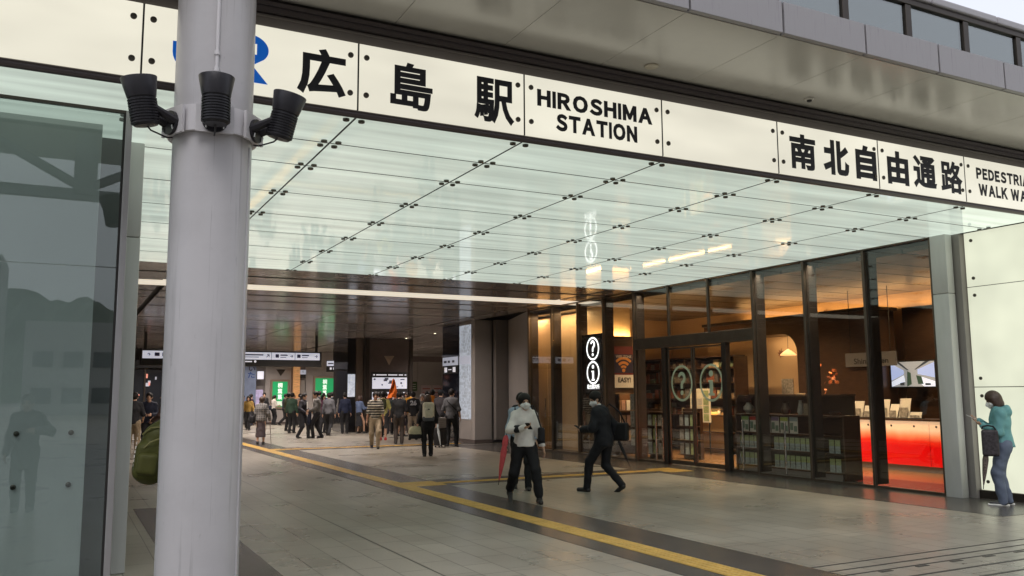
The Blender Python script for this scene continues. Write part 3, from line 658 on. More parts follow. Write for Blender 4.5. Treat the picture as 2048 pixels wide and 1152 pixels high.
names = ['green', 'red', 'orange', 'violet', 'lime', 'grey', 'crimson']
for k, y in enumerate((14.05, 13.80, 13.42, 13.18, 12.93, 12.68, 12.05)):
    t = thing('notice_card', 'white notice card with a %s band on the top row of the leaflet rack' % names[k], 'card', (12.86, y, .84), 0, 'notice cards on the leaflet rack')
    MB().box(12.85, 12.856, y - .105, y + .105, .832, 1.15).build('card', M_paper, t)
    MB().box(12.8465, 12.8495, y - .10, y + .10, 1.07, 1.145).build('colour_band', mat('band_' + names[k], cc[k], .6), t)
    MB().box(12.8465, 12.8495, y - .09, y - .01, .87, .98).box(12.8465, 12.8495, y + .01, y + .09, .90, 1.04).build('printed_block', mat('print_grey_green', (.22, .30, .24), .7), t)
M_leaf1 = mat('leaflet_green', (.46, .56, .28), .6, var=.3, vs=30); M_leaf2 = mat('leaflet_blue', (.46, .55, .56), .6, var=.3, vs=30)
proto = None
for z in (.15, .50):
    for k in range(19):
        y = 14.18 - k * .142
        if abs(y - 13.27) < .06 or abs(y - 11.9) < .05: continue
        if proto is None:
            t = thing('leaflet', 'small green and blue leaflet standing in the lower rows of the leaflet rack', 'leaflet', (12.87, y, z), 0, 'leaflets in the lower rows of the rack'); proto = t
            for nm, a, b, mm in (('upper_print', .135, .25, M_leaf1), ('lower_print', .0, .1345, M_leaf2)):
                o = MB().box(-.003, .003, -.058, .058, a, b).build(nm, mm); o.parent = t
        else:
            t = proto.copy(); COL.objects.link(t); t.location = (12.87, y, z)
            for ch in proto.children: c = ch.copy(); COL.objects.link(c); c.parent = t; c.location = (0, 0, 0)
# things in the display case
def vase(y, prof, m, lab, cat='vase', x=12.98):
    o = MB().lathe((x, y, 1.201), (0, 0, 1), prof, 20).build('vase' if cat == 'vase' else cat, m, smooth=True); o.location = (0, 0, 0); return tag(o, lab, cat)
M_pot = mat('white_pottery', (.5, .48, .44), .3, var=.3, vs=14); M_pot2 = mat('brown_pottery', (.16, .10, .07), .3, var=.3, vs=9)
vase(14.06, [(0, .05), (.01, .06), (.08, .115), (.14, .11), (.19, .06), (.22, .05), (.23, .055), (.231, 0)], M_pot, 'round white patterned jar at the rounded end of the display case')
vase(13.0, [(0, .06), (.02, .08), (.10, .10), (.16, .06), (.22, .05), (.24, .07), (.241, 0)], M_pot2, 'brown vase with a flared neck in the display case')
vase(12.6, [(0, .05), (.05, .07), (.15, .05), (.26, .03), (.28, .035), (.281, 0)], M_pot, 'slim pale vase in the middle of the display case')
tag(MB().bbox(12.9, 12.93, 12.1, 12.45, 1.201, 1.42, .004).build('display_box', mat('box_tan', (.28, .22, .16), .5, var=.3, vs=12)), 'tan display box at the right of the display case', 'box')
tag(MB().lathe((12.98, 11.75, 1.201), (0, 0, 1), [(0, .07), (.04, .10), (.06, .11), (.065, .09), (.066, 0)], 20).build('bowl', M_pot2, smooth=True), 'low brown bowl at the right end of the display case', 'bowl')
# maple leaf cut-outs and garland
def leaf_poly(s):
    pts = []
    for a, r in ((90, 1), (75, .45), (48, .85), (35, .4), (10, .8), (-12, .38), (-40, .62), (-75, .25), (-88, .7), (-92, .7), (-105, .25), (-140, .62), (-168, .38), (170, .8), (145, .4), (132, .85), (105, .45)):
        pts.append((s * r * math.cos(R(a)), s * r * math.sin(R(a))))
    return pts
def rotp(p, a): c, s_ = math.cos(R(a)), math.sin(R(a)); return [(x * c - y * s_, x * s_ + y * c) for x, y in p]
M_mleaf = mat('brown_leaf', (.16, .06, .03), .6)
for k, (y, z, s_, a, lab) in enumerate(((17.4, 2.67, .17, 10, 'brown maple leaf cut-out on the beige wall left of the arch'), (17.9, 3.30, .13, -25, 'brown maple leaf cut-out high above the sliding doors'), (16.4, 3.72, .12, 30, 'small maple leaf cut-out above the fascia left of centre'), (12.55, 3.83, .14, -8, 'maple leaf cut-out nearest the near post above the fascia'), (13.1, 3.72, .10, 22, 'smaller maple leaf cut-out beside the largest one above the fascia'))):
    x = 16.38 if z < 3.4 else 17.94
    if k == 0: x = 17.285
    tag(MB().prism([(y + p, z + q) for p, q in rotp(leaf_poly(s_), a)], 'yz', x, x + .008).build('maple_leaf_cutout', M_mleaf), lab, 'leaf cut-out', 'maple leaf cut-outs')
M_oleaf = mat('orange_leaf', (.55, .16, .04), .5, var=.4, vs=20)
gl = thing('leaf_garland', 'hanging garland of orange autumn leaves lit by a lamp beside the display case', 'garland', (14.2, 13.2, 1.5))
MB().tube([(14.2, 13.35, 2.3), (14.22, 13.2, 2.0), (14.2, 13.28, 1.6), (14.25, 13.2, 1.25)], .008, 6).build('stem', M_wood, gl)
lm = MB()
for k in range(70):
    t = random.random(); c = Vector((14.2 + random.gauss(0, .06), 13.25 + random.gauss(0, .09) - (.35 * (t > .55) * (t < .8)), 1.25 + 1.05 * t)); s_ = random.uniform(.035, .075)
    ax = Vector((random.gauss(0, 1), random.gauss(0, 1), random.gauss(0, 1))).normalized(); u = ax.orthogonal().normalized(); w = ax.cross(u)
    P_ = leaf_poly(s_); lm.add([c + u * a + w * b + ax * .002 for a, b in P_] + [c + u * a + w * b - ax * .002 for a, b in P_], [tuple(range(17)), tuple(range(33, 16, -1))] + [(i, i + 17, (i + 1) % 17 + 17, (i + 1) % 17) for i in range(17)])
tag(lm.build('leaf_cluster', M_oleaf, gl), None, None)
pl_ = thing('pendant_lamp', 'small glowing dome pendant lamp inside the arch', 'lamp', (16.9, 16.7, 2.7))
MB().lathe((16.9, 16.75, 2.60), (0, 0, 1), [(0, .21), (.03, .20), (.10, .12), (.15, .04), (.17, .015)], 24).build('shade', mat('glowing_shade', (.7, .5, .28), .5, emis=(1., .62, .25), es=1.1), pl_, smooth=True)
MB().tube([(16.9, 16.75, 2.77), (16.9, 16.75, 3.14)], .006, 6).build('cord', M_dark, pl_)
for k, (y, z) in enumerate(((14.9, 1.55), (14.6, 1.62))):
    tag(MB().box(15.0, 15.16, y - .05, y + .05, 0.004, z).build('brochure_tower', mat('cream_card', (.55, .46, .33), .6)), 'cream upright brochure tower, %s of the two behind the display case' % ('taller' if k else 'shorter'), 'brochure tower')
tag(MB().box(17.28, 17.296, 17.0, 17.42, 1.35, 2.0).build('wall_notice', M_paperg), 'small printed notice on the beige wall beside the door', 'notice')
# goods shelves seen through the doors
gs = thing('goods_shelf', 'tall dark shelf unit full of souvenirs behind the sliding doors', 'shelf', (15.8, 20, 0))
MB().box(16.28, 16.36, 17.7, 22.8, 0.005, 2.62).build('back_panel', M_wood, gs)
for z in (.1, .55, 1.0, 1.45, 1.9, 2.3, 2.62): MB().box(15.86, 16.279, 17.7, 22.8, z, z + .03).build('shelf', M_wood, gs)
for y in (17.68, 19.3, 20.9, 22.82): MB().box(15.86, 16.279, y - .015, y + .015, .005, 2.61).build('upright', M_wood, gs)
pal = [(.35, .24, .14), (.10, .09, .09), (.42, .38, .32), (.28, .10, .06), (.12, .16, .10), (.5, .42, .28), (.16, .10, .08), (.30, .30, .30)]
cnt = 0
for z in (1.03, 1.48, 1.93, 2.33):
    y = 17.75
    while y < 22.6:
        w = random.uniform(.09, .24); h = random.uniform(.10, .34) if z < 2.2 else random.uniform(.1, .25)
        if any(abs(y + w / 2 - q) < w / 2 + .03 for q in (19.3, 20.9)): y += .07; continue
        c = random.randrange(8)
        o = MB().bbox(15.95 + random.uniform(0, .08), 16.2, y, y + w, z + .001, z + h, .008).build('souvenir_box', mat('goods_%d' % c, pal[c], .5, var=.35, vs=22))
        tag(o, 'souvenir box on the goods shelf behind the sliding doors', 'souvenir box', 'souvenir boxes on the goods shelf'); y += w + random.uniform(.01, .07); cnt += 1
# low racks behind the side pane left of the door
for k, (y0, y1, lab) in enumerate(((17.55, 18.3, 'dark leaflet rack behind the glass left of the sliding doors'), (16.9, 17.55, 'brown leaflet rack just inside the sliding door'))):
    t = thing('leaflet_rack', lab, 'rack', (13.4, (y0 + y1) / 2, 0))
    X0 = 13.3 + .5 * k
    MB().box(X0 + .2, X0 + .3, y0, y1, .005, 1.25).build('back_panel', M_wood, t)
    for z in (.1, .45, .8, 1.15): MB().box(X0, X0 + .199, y0, y1, z, z + .025).build('shelf', M_wood, t)
    for z in (.126, .476, .826):
        for j in range(3):
            y = y0 + .12 + j * .21
            o = MB().box(X0 + .05, X0 + .058, y - .07, y + .07, z, z + .27).build('leaflet', [M_paperg, M_leaf1, M_leaf2][(j + k) % 3])
            tag(o, 'leaflet standing in the %s' % lab, 'leaflet', 'leaflets in the ' + lab)
nb = thing('notice_board', 'bright illuminated notice board with coloured sheets seen through the sliding door', 'notice board', (15.3, 18.6, 0))
MB().bbox(15.3, 15.34, 18.05, 18.85, .85, 1.75, .004).build('board', mat('lit_board', (.6, .5, .32), .5, emis=(1., .75, .4), es=.35), nb)
for j in range(10):
    y = 18.09 + (j % 3) * .25; z = .89 + (j // 3) * .21
    MB().box(15.290, 15.299, y, y + .2, z, z + .18).build('sheet', [M_leaf1, M_paper, M_leaf2][j % 3], nb)
for y in (18.1, 18.8): MB().tube([(15.32, y, .005), (15.32, y, .85)], .02, 8).build('leg', M_dark, nb)
tag(MB().bbox(16.0, 16.25, 18.3, 19.35, .005, 1.10, .01).bbox(15.88, 16.25, 18.28, 19.37, 1.17, 1.20, .004).bbox(16.05, 16.25, 18.3, 19.35, 1.10, 1.17, .004).build('side_counter', mat('lit_tan_counter', (.55, .38, .20), .5)), 'tan counter block under a warm light inside the doors', 'counter')
# clad column with the posters
co = thing('clad_column', 'shop column with dark cladding below and a warm lit cream top', 'column', (13.5, 20, 0))
MB().box(13.1, 13.95, 19.6, 20.75, 0.004, 3.2).build('dark_cladding', M_wood, co)
MB().box(13.14, 13.91, 19.64, 20.71, 3.2, 4.02).build('cream_top', mat('cream_column', (.72, .58, .36), .6), co)
po = thing('wifi_poster', 'dark blue poster with an orange fan-shaped wireless symbol and the word EASY', 'poster', (13.6, 19.58, 2.3))
M_navy = mat('poster_navy', (.03, .028, .06), .4); M_orange = mat('poster_orange', (.62, .26, .06), .5); M_red = mat('poster_red', (.15, .018, .018), .5)
MB().bbox(13.30, 13.93, 19.57, 19.59, 1.78, 2.92, .003, seg=1).build('sheet', M_navy, po)
MB().box(13.30, 13.93, 19.565, 19.569, 2.70, 2.92).box(13.30, 13.93, 19.565, 19.569, 2.14, 2.19).build('red_band', M_red, po)
MB().box(13.30, 13.93, 19.564, 19.569, 1.79, 2.139).build('white_band', M_paper, po)
def fan(mb, cx, cz, r0, r1, y, a0=45, a1=135, n=16):
    a = [(cx + r1 * math.cos(R(a0 + (a1 - a0) * k / n)), cz + r1 * math.sin(R(a0 + (a1 - a0) * k / n))) for k in range(n + 1)]
    b = [(cx + r0 * math.cos(R(a1 - (a1 - a0) * k / n)), cz + r0 * math.sin(R(a1 - (a1 - a0) * k / n))) for k in range(n + 1)]
    mb.prism(a + b, 'xz', y, y + .004)
wf = MB(); fan(wf, 13.615, 2.26, .30, .37, 19.565); fan(wf, 13.615, 2.26, .18, .25, 19.565); fan(wf, 13.615, 2.26, .08, .14, 19.565)
wf.lathe((13.615, 19.569, 2.26), (0, -1, 0), [(0, .05), (.004, .05)], 16); wf.build('fan_symbol', M_orange, po)
letters('lettering', 'WIFI ZONE', mat('poster_white', (.6, .55, .5), .5), po, (13.36, 19.566, 2.60), (1, 0, 0), (0, 0, 1), .52, .075, .01)
letters('lettering', 'EASY!', M_black, po, (13.42, 19.562, 1.93), (1, 0, 0), (0, 0, 1), .42, .14, .03)
br_ = thing('brochure_shelf', 'warm lit brochure shelf under the wireless poster', 'shelf', (13.6, 19.5, 0))
for z in (.35, .75, 1.15): MB().box(13.28, 13.95, 19.3, 19.58, z, z + .03).build('shelf', M_wood, br_)
for x in (13.27, 13.96): MB().box(x - .012, x + .012, 19.3, 19.59, .005, 1.62).build('side_panel', M_wood, br_)
k = 0
for z in (.381, .781, 1.181):
    for x in (13.34, 13.5, 13.66, 13.82):
        o = MB().box(x - .06, x + .06, 19.44, 19.45, z, z + .27).build('brochure', [mat('brochure_pink', (.45, .28, .22), .5, var=.3, vs=20), M_paper, mat('brochure_tan', (.4, .26, .16), .5, var=.4, vs=20)][k % 3]); k += 1
        tag(o, 'brochure standing on the warm lit shelf under the wireless poster', 'brochure', 'brochures under the wireless poster')
for k, z in enumerate((.35, .80, 1.22)):
    tag(MB().bbox(12.66, 12.68, 17.6, 17.95, z, z + .40, .003, seg=1).build('window_notice', M_paperg), 'grey printed notice behind the glass left of the doors, %s of three' % ('lowest', 'middle', 'topmost')[k], 'notice', 'printed notices behind the glass')
ds = thing('notice_stand', 'thin stand holding three notices behind the shop glass', 'stand', (12.7, 17.78, 0))
MB().tube([(12.70, 17.78, .004), (12.70, 17.78, 1.66)], .012, 8).build('pole', M_dark, ds); MB().box(12.6, 12.82, 17.68, 17.88, .0035, .02).build('foot', M_dark, ds)
# beige lobby behind the far panes
lb = thing('lobby_wall', 'warm beige lobby wall with a flush door behind the far shop panes', 'wall', (13.2, 21.8, 0))
MB().box(13.25, 13.35, 20.76, 22.45, 0.004, 3.98).box(13.25, 13.35, 22.46, 24.6, 0.004, 3.98).build('panels', mat('lobby_beige', (.62, .44, .25), .5, var=.04), lb)
MB().bbox(13.235, 13.249, 23.1, 24.3, .01, 2.55, .003, seg=1).build('door', mat('lobby_door_beige', (.70, .50, .29), .45), lb)
MB().tube([(13.20, 23.2, .9), (13.20, 23.2, 1.5)], .012, 8).build('handle', M_steel, lb)
MB().bbox(13.225, 13.249, 21.15, 21.25, 1.0, 1.35, .003, seg=1).build('switch_plate', M_greyp, lb)
# warm lamps of the shop: coves and downlights, plus added fill lamps
def area(name, loc, sx, sy, e, col, rot=(0, 0, 0), spread=180):
    d = bpy.data.lights.new(name, 'AREA'); d.shape = 'RECTANGLE'; d.size = sx; d.size_y = sy; d.energy = e; d.color = col; d.spread = R(spread)
    o = bpy.data.objects.new(name, d); COL.objects.link(o); o.location = loc; o.rotation_euler = rot; return o
WARM = (1., .55, .20); WARM2 = (1., .68, .36)
area('cove_lamp', (17.75, 16.6, 3.63), .2, 5.8, 40, WARM, (R(180), 0, 0))
area('cove_lamp', (17.8, 11.4, 3.63), .2, 4.4, 27, WARM, (R(180), 0, 0))
area('shelf_cove_lamp', (16.0, 20.2, 2.68), .15, 4.8, 40, WARM, (R(180), 0, 0))
area('column_cove_lamp', (13.5, 19.55, 3.22), .8, .1, 8, WARM, (R(150), 0, 0))
area('column_cove_lamp', (13.05, 20.2, 3.22), .1, 1.0, 8, WARM, (R(180), R(-30), 0))
for x, y, e in ((14.4, 12.6, 16), (14.6, 15.5, 16), (14.8, 18.4, 16), (16.9, 17.0, 7), (16.6, 12.5, 6)):
    area('shop_downlight', (x, y, 4.0), .2, .2, e * 4.6, WARM2, spread=130)
area('window_fill_lamp', (12.62, 12.6, 4.05), .12, 3.0, 80, (1., .86, .66), spread=110)  # added fill along the window to brighten the rack and its cards
area('window_fill_lamp', (12.62, 16.2, 4.05), .12, 3.0, 50, (1., .84, .62), spread=110)  # second added fill, brightens the goods near the doors
area('lobby_lamp', (12.95, 21.7, 4.0), .2, 2.0, 34, WARM2)
area('lobby_lamp', (13.14, 23.6, 3.95), .08, 1.0, 14, WARM2)
area('side_counter_lamp', (15.93, 18.85, 1.16), .05, .8, 5, WARM)
area('brochure_lamp', (13.62, 19.42, 1.66), .6, .05, 4, WARM)
area('garland_lamp', (14.05, 13.0, 2.5), .06, .06, 5, WARM)
area('arch_wall_fill_lamp', (16.85, 17.0, 3.08), .15, 1.2, 9, WARM2, (0, R(-22), 0))  # added hidden fill to brighten the beige wall behind the arch

# ================================================================= HALL
hc = thing('hall_ceiling', 'brown glossy metal hall ceiling with black slots and a broad lit strip', 'ceiling', (6, 30, CZ))
slots = [17.29, 18.55, 19.97, 20.98, 22.02, 23.45, 25.65, 29.45, 33.35, 37.2, 41.1, 45.2, 49.2, 50.6]
for a, b in zip(slots[:-1], slots[1:]):
    if abs(a - 19.97) < .01:
        MB().box(.6, 11.98, a + .03, b - .03, CZ + .004, CZ + .03).box(12.0, 13.2, a + .03, b - .03, CZ + .004, CZ + .03).build('lit_strip', M_strip, hc); continue
    for x0, x1 in ((.6, 1.80), (1.95, 7.395), (7.412, 11.70), (11.84, 13.6 if a > 26 else FX)):
        if x1 <= x0: continue
        MB().bbox(x0, x1, a + (.10 if 17.5 < a and abs(a - 20.98) > .01 else .03), b - (.10 if b < 50 and abs(b - 19.97) > .01 else .03), CZ, CZ + .04, .003, seg=1).build('ceiling_panel', M_ceil, hc)
for k in range(8):
    x0 = 13.66 + 2.0 * k
    MB().bbox(x0, x0 + 1.94, 29.9, 50.6, CZ, CZ + .04, .003, seg=1).build('ceiling_panel', M_ceil, hc)
MB().box(.4, 31, 17.3, 50.9, CZ + .10, CZ + .14).build('slot_backing', M_dark, hc)
M_dl = mat('lit_downlight', (.8, .8, .7), .4, emis=(1., .85, .6), es=5)
dl0 = None
for x, y in ((13.63, 36.6), (13.63, 33.2), (13.63, 30.6), (15.63, 36.8), (15.63, 33.2), (17.63, 40.2), (17.63, 36.0)):
    if dl0 is None:
        dl0 = thing('downlight', 'small warm ceiling downlight set in the slots of the right hand recess ceiling', 'downlight', (x, y, CZ), 0, 'downlights in the recess ceiling slots')
        o = MB().lathe((0, 0, .0), (0, 0, 1), [(0, .05), (.04, .05), (.041, 0)], 14).build('lens', M_dl); o.parent = dl0
        o = MB().lathe((0, 0, -.01), (0, 0, 1), [(0, .052), (0, .07), (.03, .07), (.03, .052)], 14).build('rim', M_dark); o.parent = dl0
    else:
        d = dl0.copy(); COL.objects.link(d); d.location = (x, y, CZ)
        for ch in dl0.children: c = ch.copy(); COL.objects.link(c); c.parent = d
NEUT = (1., .88, .80)
for x, y, e in ((4, 23.5, 22), (9, 25.65, 22), (4.5, 29.5, 30), (9, 33.4, 34), (5, 37.3, 34), (10.5, 41.1, 40), (4.5, 45.2, 40), (9, 47.5, 36), (16, 34, 34), (18, 42, 40), (14, 46, 30)):
    area('slot_lamp', (x, y, CZ - .004), 3.2 if x < 12 else .06, .05 if x < 12 else 3.2, e * 6.6, NEUT, spread=150)
# walls
tag(MB().box(.45, .60, 9.4, 50.6, 0, 4.15).build('hall_side_wall', M_brown), 'dark side wall of the hall behind the foreground pillar', 'wall')
aw = thing('angled_wall', 'pale taupe angled wall where the shop front ends', 'wall', (12.9, 24.5, 0))
MB().prism([(12.46, 22.96), (13.40, 26.05), (13.6, 26.0), (12.66, 22.9)], 'xy', .0, 4.14).build('panels', M_taupe, aw)
tag(MB().bbox(12.95, 13.55, 26.1, 26.3, .12, 4.14, .004, seg=1).build('dark_wall_panel', M_taupe2), 'dark taupe wall panel in the niche between the angled wall and the patterned column', 'wall')
blk = thing('media_column', 'taupe column with a dark glass face and a lit patterned glass face', 'column', (12.8, 27.5, 0))
MB().bbox(12.30, 12.94, 26.40, 26.70, .12, 4.14, .004, seg=1).build('front_panel', M_taupe, blk)
MB().box(12.32, 13.5, 26.71, 29.2, 0.004, 4.14).build('core', M_taupe2, blk)
MB().box(12.28, 12.95, 26.38, 29.22, 0.004, .119).build('plinth', M_brown, blk)
MB().box(12.30, 12.319, 26.72, 27.70, .12, .78).build('lower_panel', M_taupe, blk)
m = lightbox_mat('patterned_lit_glass', (.80, .88, 1.), .5, base=(.3, .32, .36), rough=.15, var=.0)
n_ = m.node_tree.nodes; l_ = m.node_tree.links; b_ = n_['Principled BSDF']
tc_ = n_.new('ShaderNodeTexCoord'); br_n = n_.new('ShaderNodeTexVoronoi'); br_n.feature = 'DISTANCE_TO_EDGE'; br_n.inputs['Scale'].default_value = 9; br_n.inputs['Randomness'].default_value = .25
l_.new(tc_.outputs['Object'], br_n.inputs['Vector'])
mr_ = n_.new('ShaderNodeMapRange'); mr_.inputs['From Max'].default_value = .12; mr_.inputs['To Min'].default_value = .38; mr_.inputs['To Max'].default_value = .16
l_.new(br_n.outputs['Distance'], mr_.inputs['Value']); l_.new(mr_.outputs[0], b_.inputs['Emission Strength'])
MB().box(12.30, 12.319, 26.74, 27.68, .79, 4.02).build('patterned_panel', m, blk)
MB().box(12.295, 12.319, 27.72, 29.18, .13, 4.1).build('glass_face', mat('blue_black_glass', (.012, .014, .022), .06), blk)
M_lsign = mat('lit_sign_face', (.7, .7, .75), .4, emis=(.80, .84, 1.), es=.42)
M_lsign2 = mat('dim_sign_face', (.4, .4, .45), .3, emis=(.72, .76, .9), es=.3)
M_ink = mat('sign_ink', (.03, .03, .06), .5); M_icon = mat('white_icon', (.75, .75, .8), .5, emis=(.9, .9, 1.), es=.4)
cs = thing('direction_sign', 'small lit direction sign on the dark glass face beside the patterned column', 'sign', (12.28, 28.4, 2.6))
MB().box(12.27, 12.29, 27.78, 29.12, 2.66, 2.96).build('lit_panel', M_lsign2, cs); MB().box(12.27, 12.29, 27.78, 29.12, 2.36, 2.655).build('black_panel', M_dark, cs)
o = MB()
for y in (27.95, 28.7): o.box(12.265, 12.269, y, y + .24, 2.42, 2.60)
o.box(12.265, 12.269, 28.3, 28.6, 2.50, 2.53); o.build('icon', M_icon, cs)
o = MB()
for y, w in ((28.75, .25), (28.45, .18), (28.05, .2)): o.box(12.265, 12.269, y, y + w, 2.76, 2.84)
o.build('ink_mark', M_ink, cs)
MB().box(12.29, 12.299, 26.75, 27.67, 2.66, 2.95).build('painted_reflection_band', M_lsign2, blk)  # glowing strip standing in for the direction sign's mirror image
# map column
mc = thing('map_column', 'dark brown column with a triangle emblem above a lit area map', 'column', (13, 38.5, 0))
MB().bbox(11.98, 14.0, 37.0, 40.0, 0.004, 4.14, .01).build('cladding', M_brown, mc)
for x in (11.96, 14.02): MB().bbox(x - .09, x + .09, 36.95, 37.4, 0.004, 4.14, .005, seg=1).build('edge_trim', M_bronze_d, mc)
M_emb = mat('pale_bronze_emblem', (.34, .26, .20), .35, metal=.4)
def triangle(cx, z0, z1, hw, y, parent, m=M_emb):
    v = [(cx - hw, y, z1), (cx + hw, y, z1), (cx, y, z0), (cx, y - .05, z0 + (z1 - z0) * .62)]
    return MB().add(v, [(0, 1, 3), (1, 2, 3), (2, 0, 3), (0, 2, 1)]).build('triangle_emblem', m, parent)
triangle(12.98, 2.95, 3.37, .24, 36.998, mc)
mp = thing('area_map', 'lit area map with a black heading strip behind the waiting crowd', 'map', (13, 36.97, 1.8))
MB().bbox(12.12, 13.87, 36.93, 36.995, .98, 2.64, .004, seg=1).build('frame', M_dark, mp)
MB().box(12.18, 13.81, 36.92, 36.929, 1.9, 2.40).box(12.18, 13.81, 36.92, 36.929, 1.02, 1.75).build('map_face', M_lsign, mp)
o = MB()
for x0, x1 in ((12.22, 12.30), (12.36, 12.85), (12.92, 13.35), (13.42, 13.62), (13.7, 13.78)): o.box(x0, x1, 36.922, 36.929, 2.49, 2.54)
o.build('heading_mark', M_icon, mp)
o = MB(); random.seed(3)
for k in range(26):
    x = random.uniform(12.22, 13.6); z = random.choice([random.uniform(1.95, 2.35), random.uniform(1.05, 1.7)]); o.box(x, x + random.uniform(.05, .25), 36.914 - k * .0001, 36.9195, z, z + random.uniform(.02, .09))
o.build('map_drawing', mat('map_ink', (.12, .14, .2), .5), mp)
MB().box(13.2, 13.5, 36.908, 36.9113, 1.05, 1.72).build('map_photo', mat('map_photo_grey', (.14, .15, .18), .5, var=.5, vs=9), mp)
MB().box(12.3, 12.62, 36.908, 36.9113, 1.3, 1.74).build('map_photo', mat('map_photo_grey', (.14, .15, .18), .5, var=.5, vs=9), mp)
ki = thing('kiosk_column', 'slim mirror-dark glass column with a lit notice beside the map column', 'column', (11.6, 37.6, 0))
MB().box(11.15, 11.52, 37.3, 39.5, .004, 4.14).build('glass_face', mat('smoked_mirror', (.05, .05, .055), .05, metal=.6), ki)
MB().bbox(11.53, 11.86, 37.25, 39.5, .004, 4.14, .006).build('bronze_cladding', mat('satin_bronze', (.26, .21, .17), .22, metal=.7), ki)
MB().box(11.17, 11.50, 37.28, 37.299, 1.55, 2.55).build('lit_notice', mat('kiosk_notice', (.5, .52, .56), .4, emis=(.75, .82, .95), es=.4, var=.4, vs=9), ki)
# end wall
ew = thing('end_wall', 'taupe panelled end wall of the hall with vertical joints', 'wall', (14, 50.6, 0))
xs = [8.2, 10.25, 11.80]
for a, b in ((10.3, 11.78), (12.62, 14.75), (14.77, 16.4), (16.42, 18.0), (18.02, 19.6), (19.62, 21.2), (21.22, 22.8), (22.82, 26.0)):
    MB().bbox(a, b, 50.6, 50.7, .1, 4.14, .004, seg=1).build('panel', M_taupe, ew)
MB().box(8.6, 26, 50.58, 50.72, 0.004, .099).build('skirting', M_brown, ew)
MB().box(.4, 31, 50.72, 50.9, 0, 4.2).build('backing', M_taupe2, ew)
tag(MB().box(29.7, 29.9, 26, 50.7, 0, 4.2).build('recess_side_wall', M_taupe), 'taupe wall closing the recess on the far right', 'wall')
tag(MB().box(13.6, 29.7, 29.7, 29.88, 0, 4.2).build('recess_near_wall', M_taupe2), 'wall on the near side of the recess', 'wall')
M_green = emat('poster_green', (.015, .30, .10), .6)
M_posterw = emat('poster_white_ink', (.8, .9, .8), .8)
def gposter(x0, x1, z0, z1, lab):
    t = thing('green_poster', lab, 'poster', ((x0 + x1) / 2, 50.55, z0), 0, 'backlit green posters on the end wall')
    MB().bbox(x0 - .12, x1 + .12, 50.52, 50.598, z0 - .12, z1 + .12, .01).build('frame', M_emb, t)
    MB().box(x0, x1, 50.51, 50.519, z0, z1).build('poster_face', M_green, t)
    h = (z1 - z0) * .22; c = (x0 + x1) / 2
    for k, ch in enumerate('桐葉菓'): letters('lettering', ch, M_posterw, t, (c - h * .42, 50.508, z1 - (k + 1) * h * 1.05 - .03), (1, 0, 0), (0, 0, 1), h * .84, h * .92, .02)
    MB().box(x0 + .05, x1 - .05, 50.506, 50.5095, z0 + .04, z0 + (z1 - z0) * .22).build('pale_foot', emat('poster_foot', (.55, .62, .5), .6), t)
gposter(10.70, 11.55, .98, 2.42, 'backlit green poster with white brush lettering under a triangle emblem')
gposter(13.18, 14.30, 1.22, 2.62, 'larger backlit green poster with white brush lettering behind the couple in the crowd')
triangle(11.17, 2.74, 3.12, .27, 50.598, ew, M_bronze_d)
tag(MB().bbox(11.85, 12.22, 50.3, 50.5, .1, 4.1, .01).build('copper_column', mat('lit_copper', (.55, .28, .12), .3, metal=.4, emis=(1., .5, .2), es=.25, var=.4, vs=3, stretch=(1, 1, 4))), 'glowing copper coloured strip column between the two green posters', 'column')
es_ = thing('lift_sign', 'small lit sign with black lower half beside the copper strip', 'sign', (12.4, 50.4, 2.8))
MB().box(12.24, 12.58, 50.4, 50.45, 2.84, 3.1).build('lit_panel', M_lsign2, es_); MB().box(12.24, 12.58, 50.4, 50.45, 2.62, 2.835).build('black_panel', M_dark, es_)
letters('symbol', '↑', M_ink, es_, (12.36, 50.398, 2.9), (1, 0, 0), (0, 0, 1), .08, .14, .0)
tag(MB().bbox(12.26, 12.56, 50.5, 50.599, 1.3, 2.5, .006).build('lift_door', M_greyp), 'narrow grey door beside the copper strip', 'door')
bn = thing('banner', 'blue-grey hanging banner with dark blue kana at the far left of the hall', 'banner', (9.4, 50.2, 2))
MB().box(8.95, 9.70, 50.2, 50.22, 1.2, 3.35).build('cloth', mat('banner_cloth', (.16, .20, .30), .7, var=.15, vs=2), bn)
letters('lettering', 'い', M_ink, bn, (9.28, 50.198, 3.0), (1, 0, 0), (0, 0, 1), .36, .26, .03); letters('lettering', 'た', mat('banner_ink', (.02, .06, .22), .5), bn, (9.24, 50.198, 2.62), (1, 0, 0), (0, 0, 1), .38, .34, .03)
tag(MB().bbox(9.75, 10.1, 50.1, 50.2, 2.55, 3.0, .004, seg=1).build('lit_box_sign', M_lsign), 'small white lit box sign beside the blue banner', 'sign')
tag(MB().bbox(9.72, 10.12, 50.3, 50.4, .9, 1.95, .004, seg=1).build('poster', mat('purple_poster', (.35, .3, .45), .5, emis=(.5, .45, .7), es=.25, var=.5, vs=5)), 'violet and white poster below the small lit box sign', 'poster')
g2 = thing('green_notice', 'dark green notice with white lines on the recess wall', 'notice', (19.3, 50.5, 2.2))
MB().box(18.95, 19.58, 50.56, 50.599, 1.85, 2.42).build('sheet', mat('dark_green_sheet', (.04, .10, .03), .5), g2)
o = MB()
for z in (1.97, 2.1, 2.24): o.box(19.05, 19.5, 50.553, 50.559, z, z + .035)
o.build('white_line', M_paper, g2)
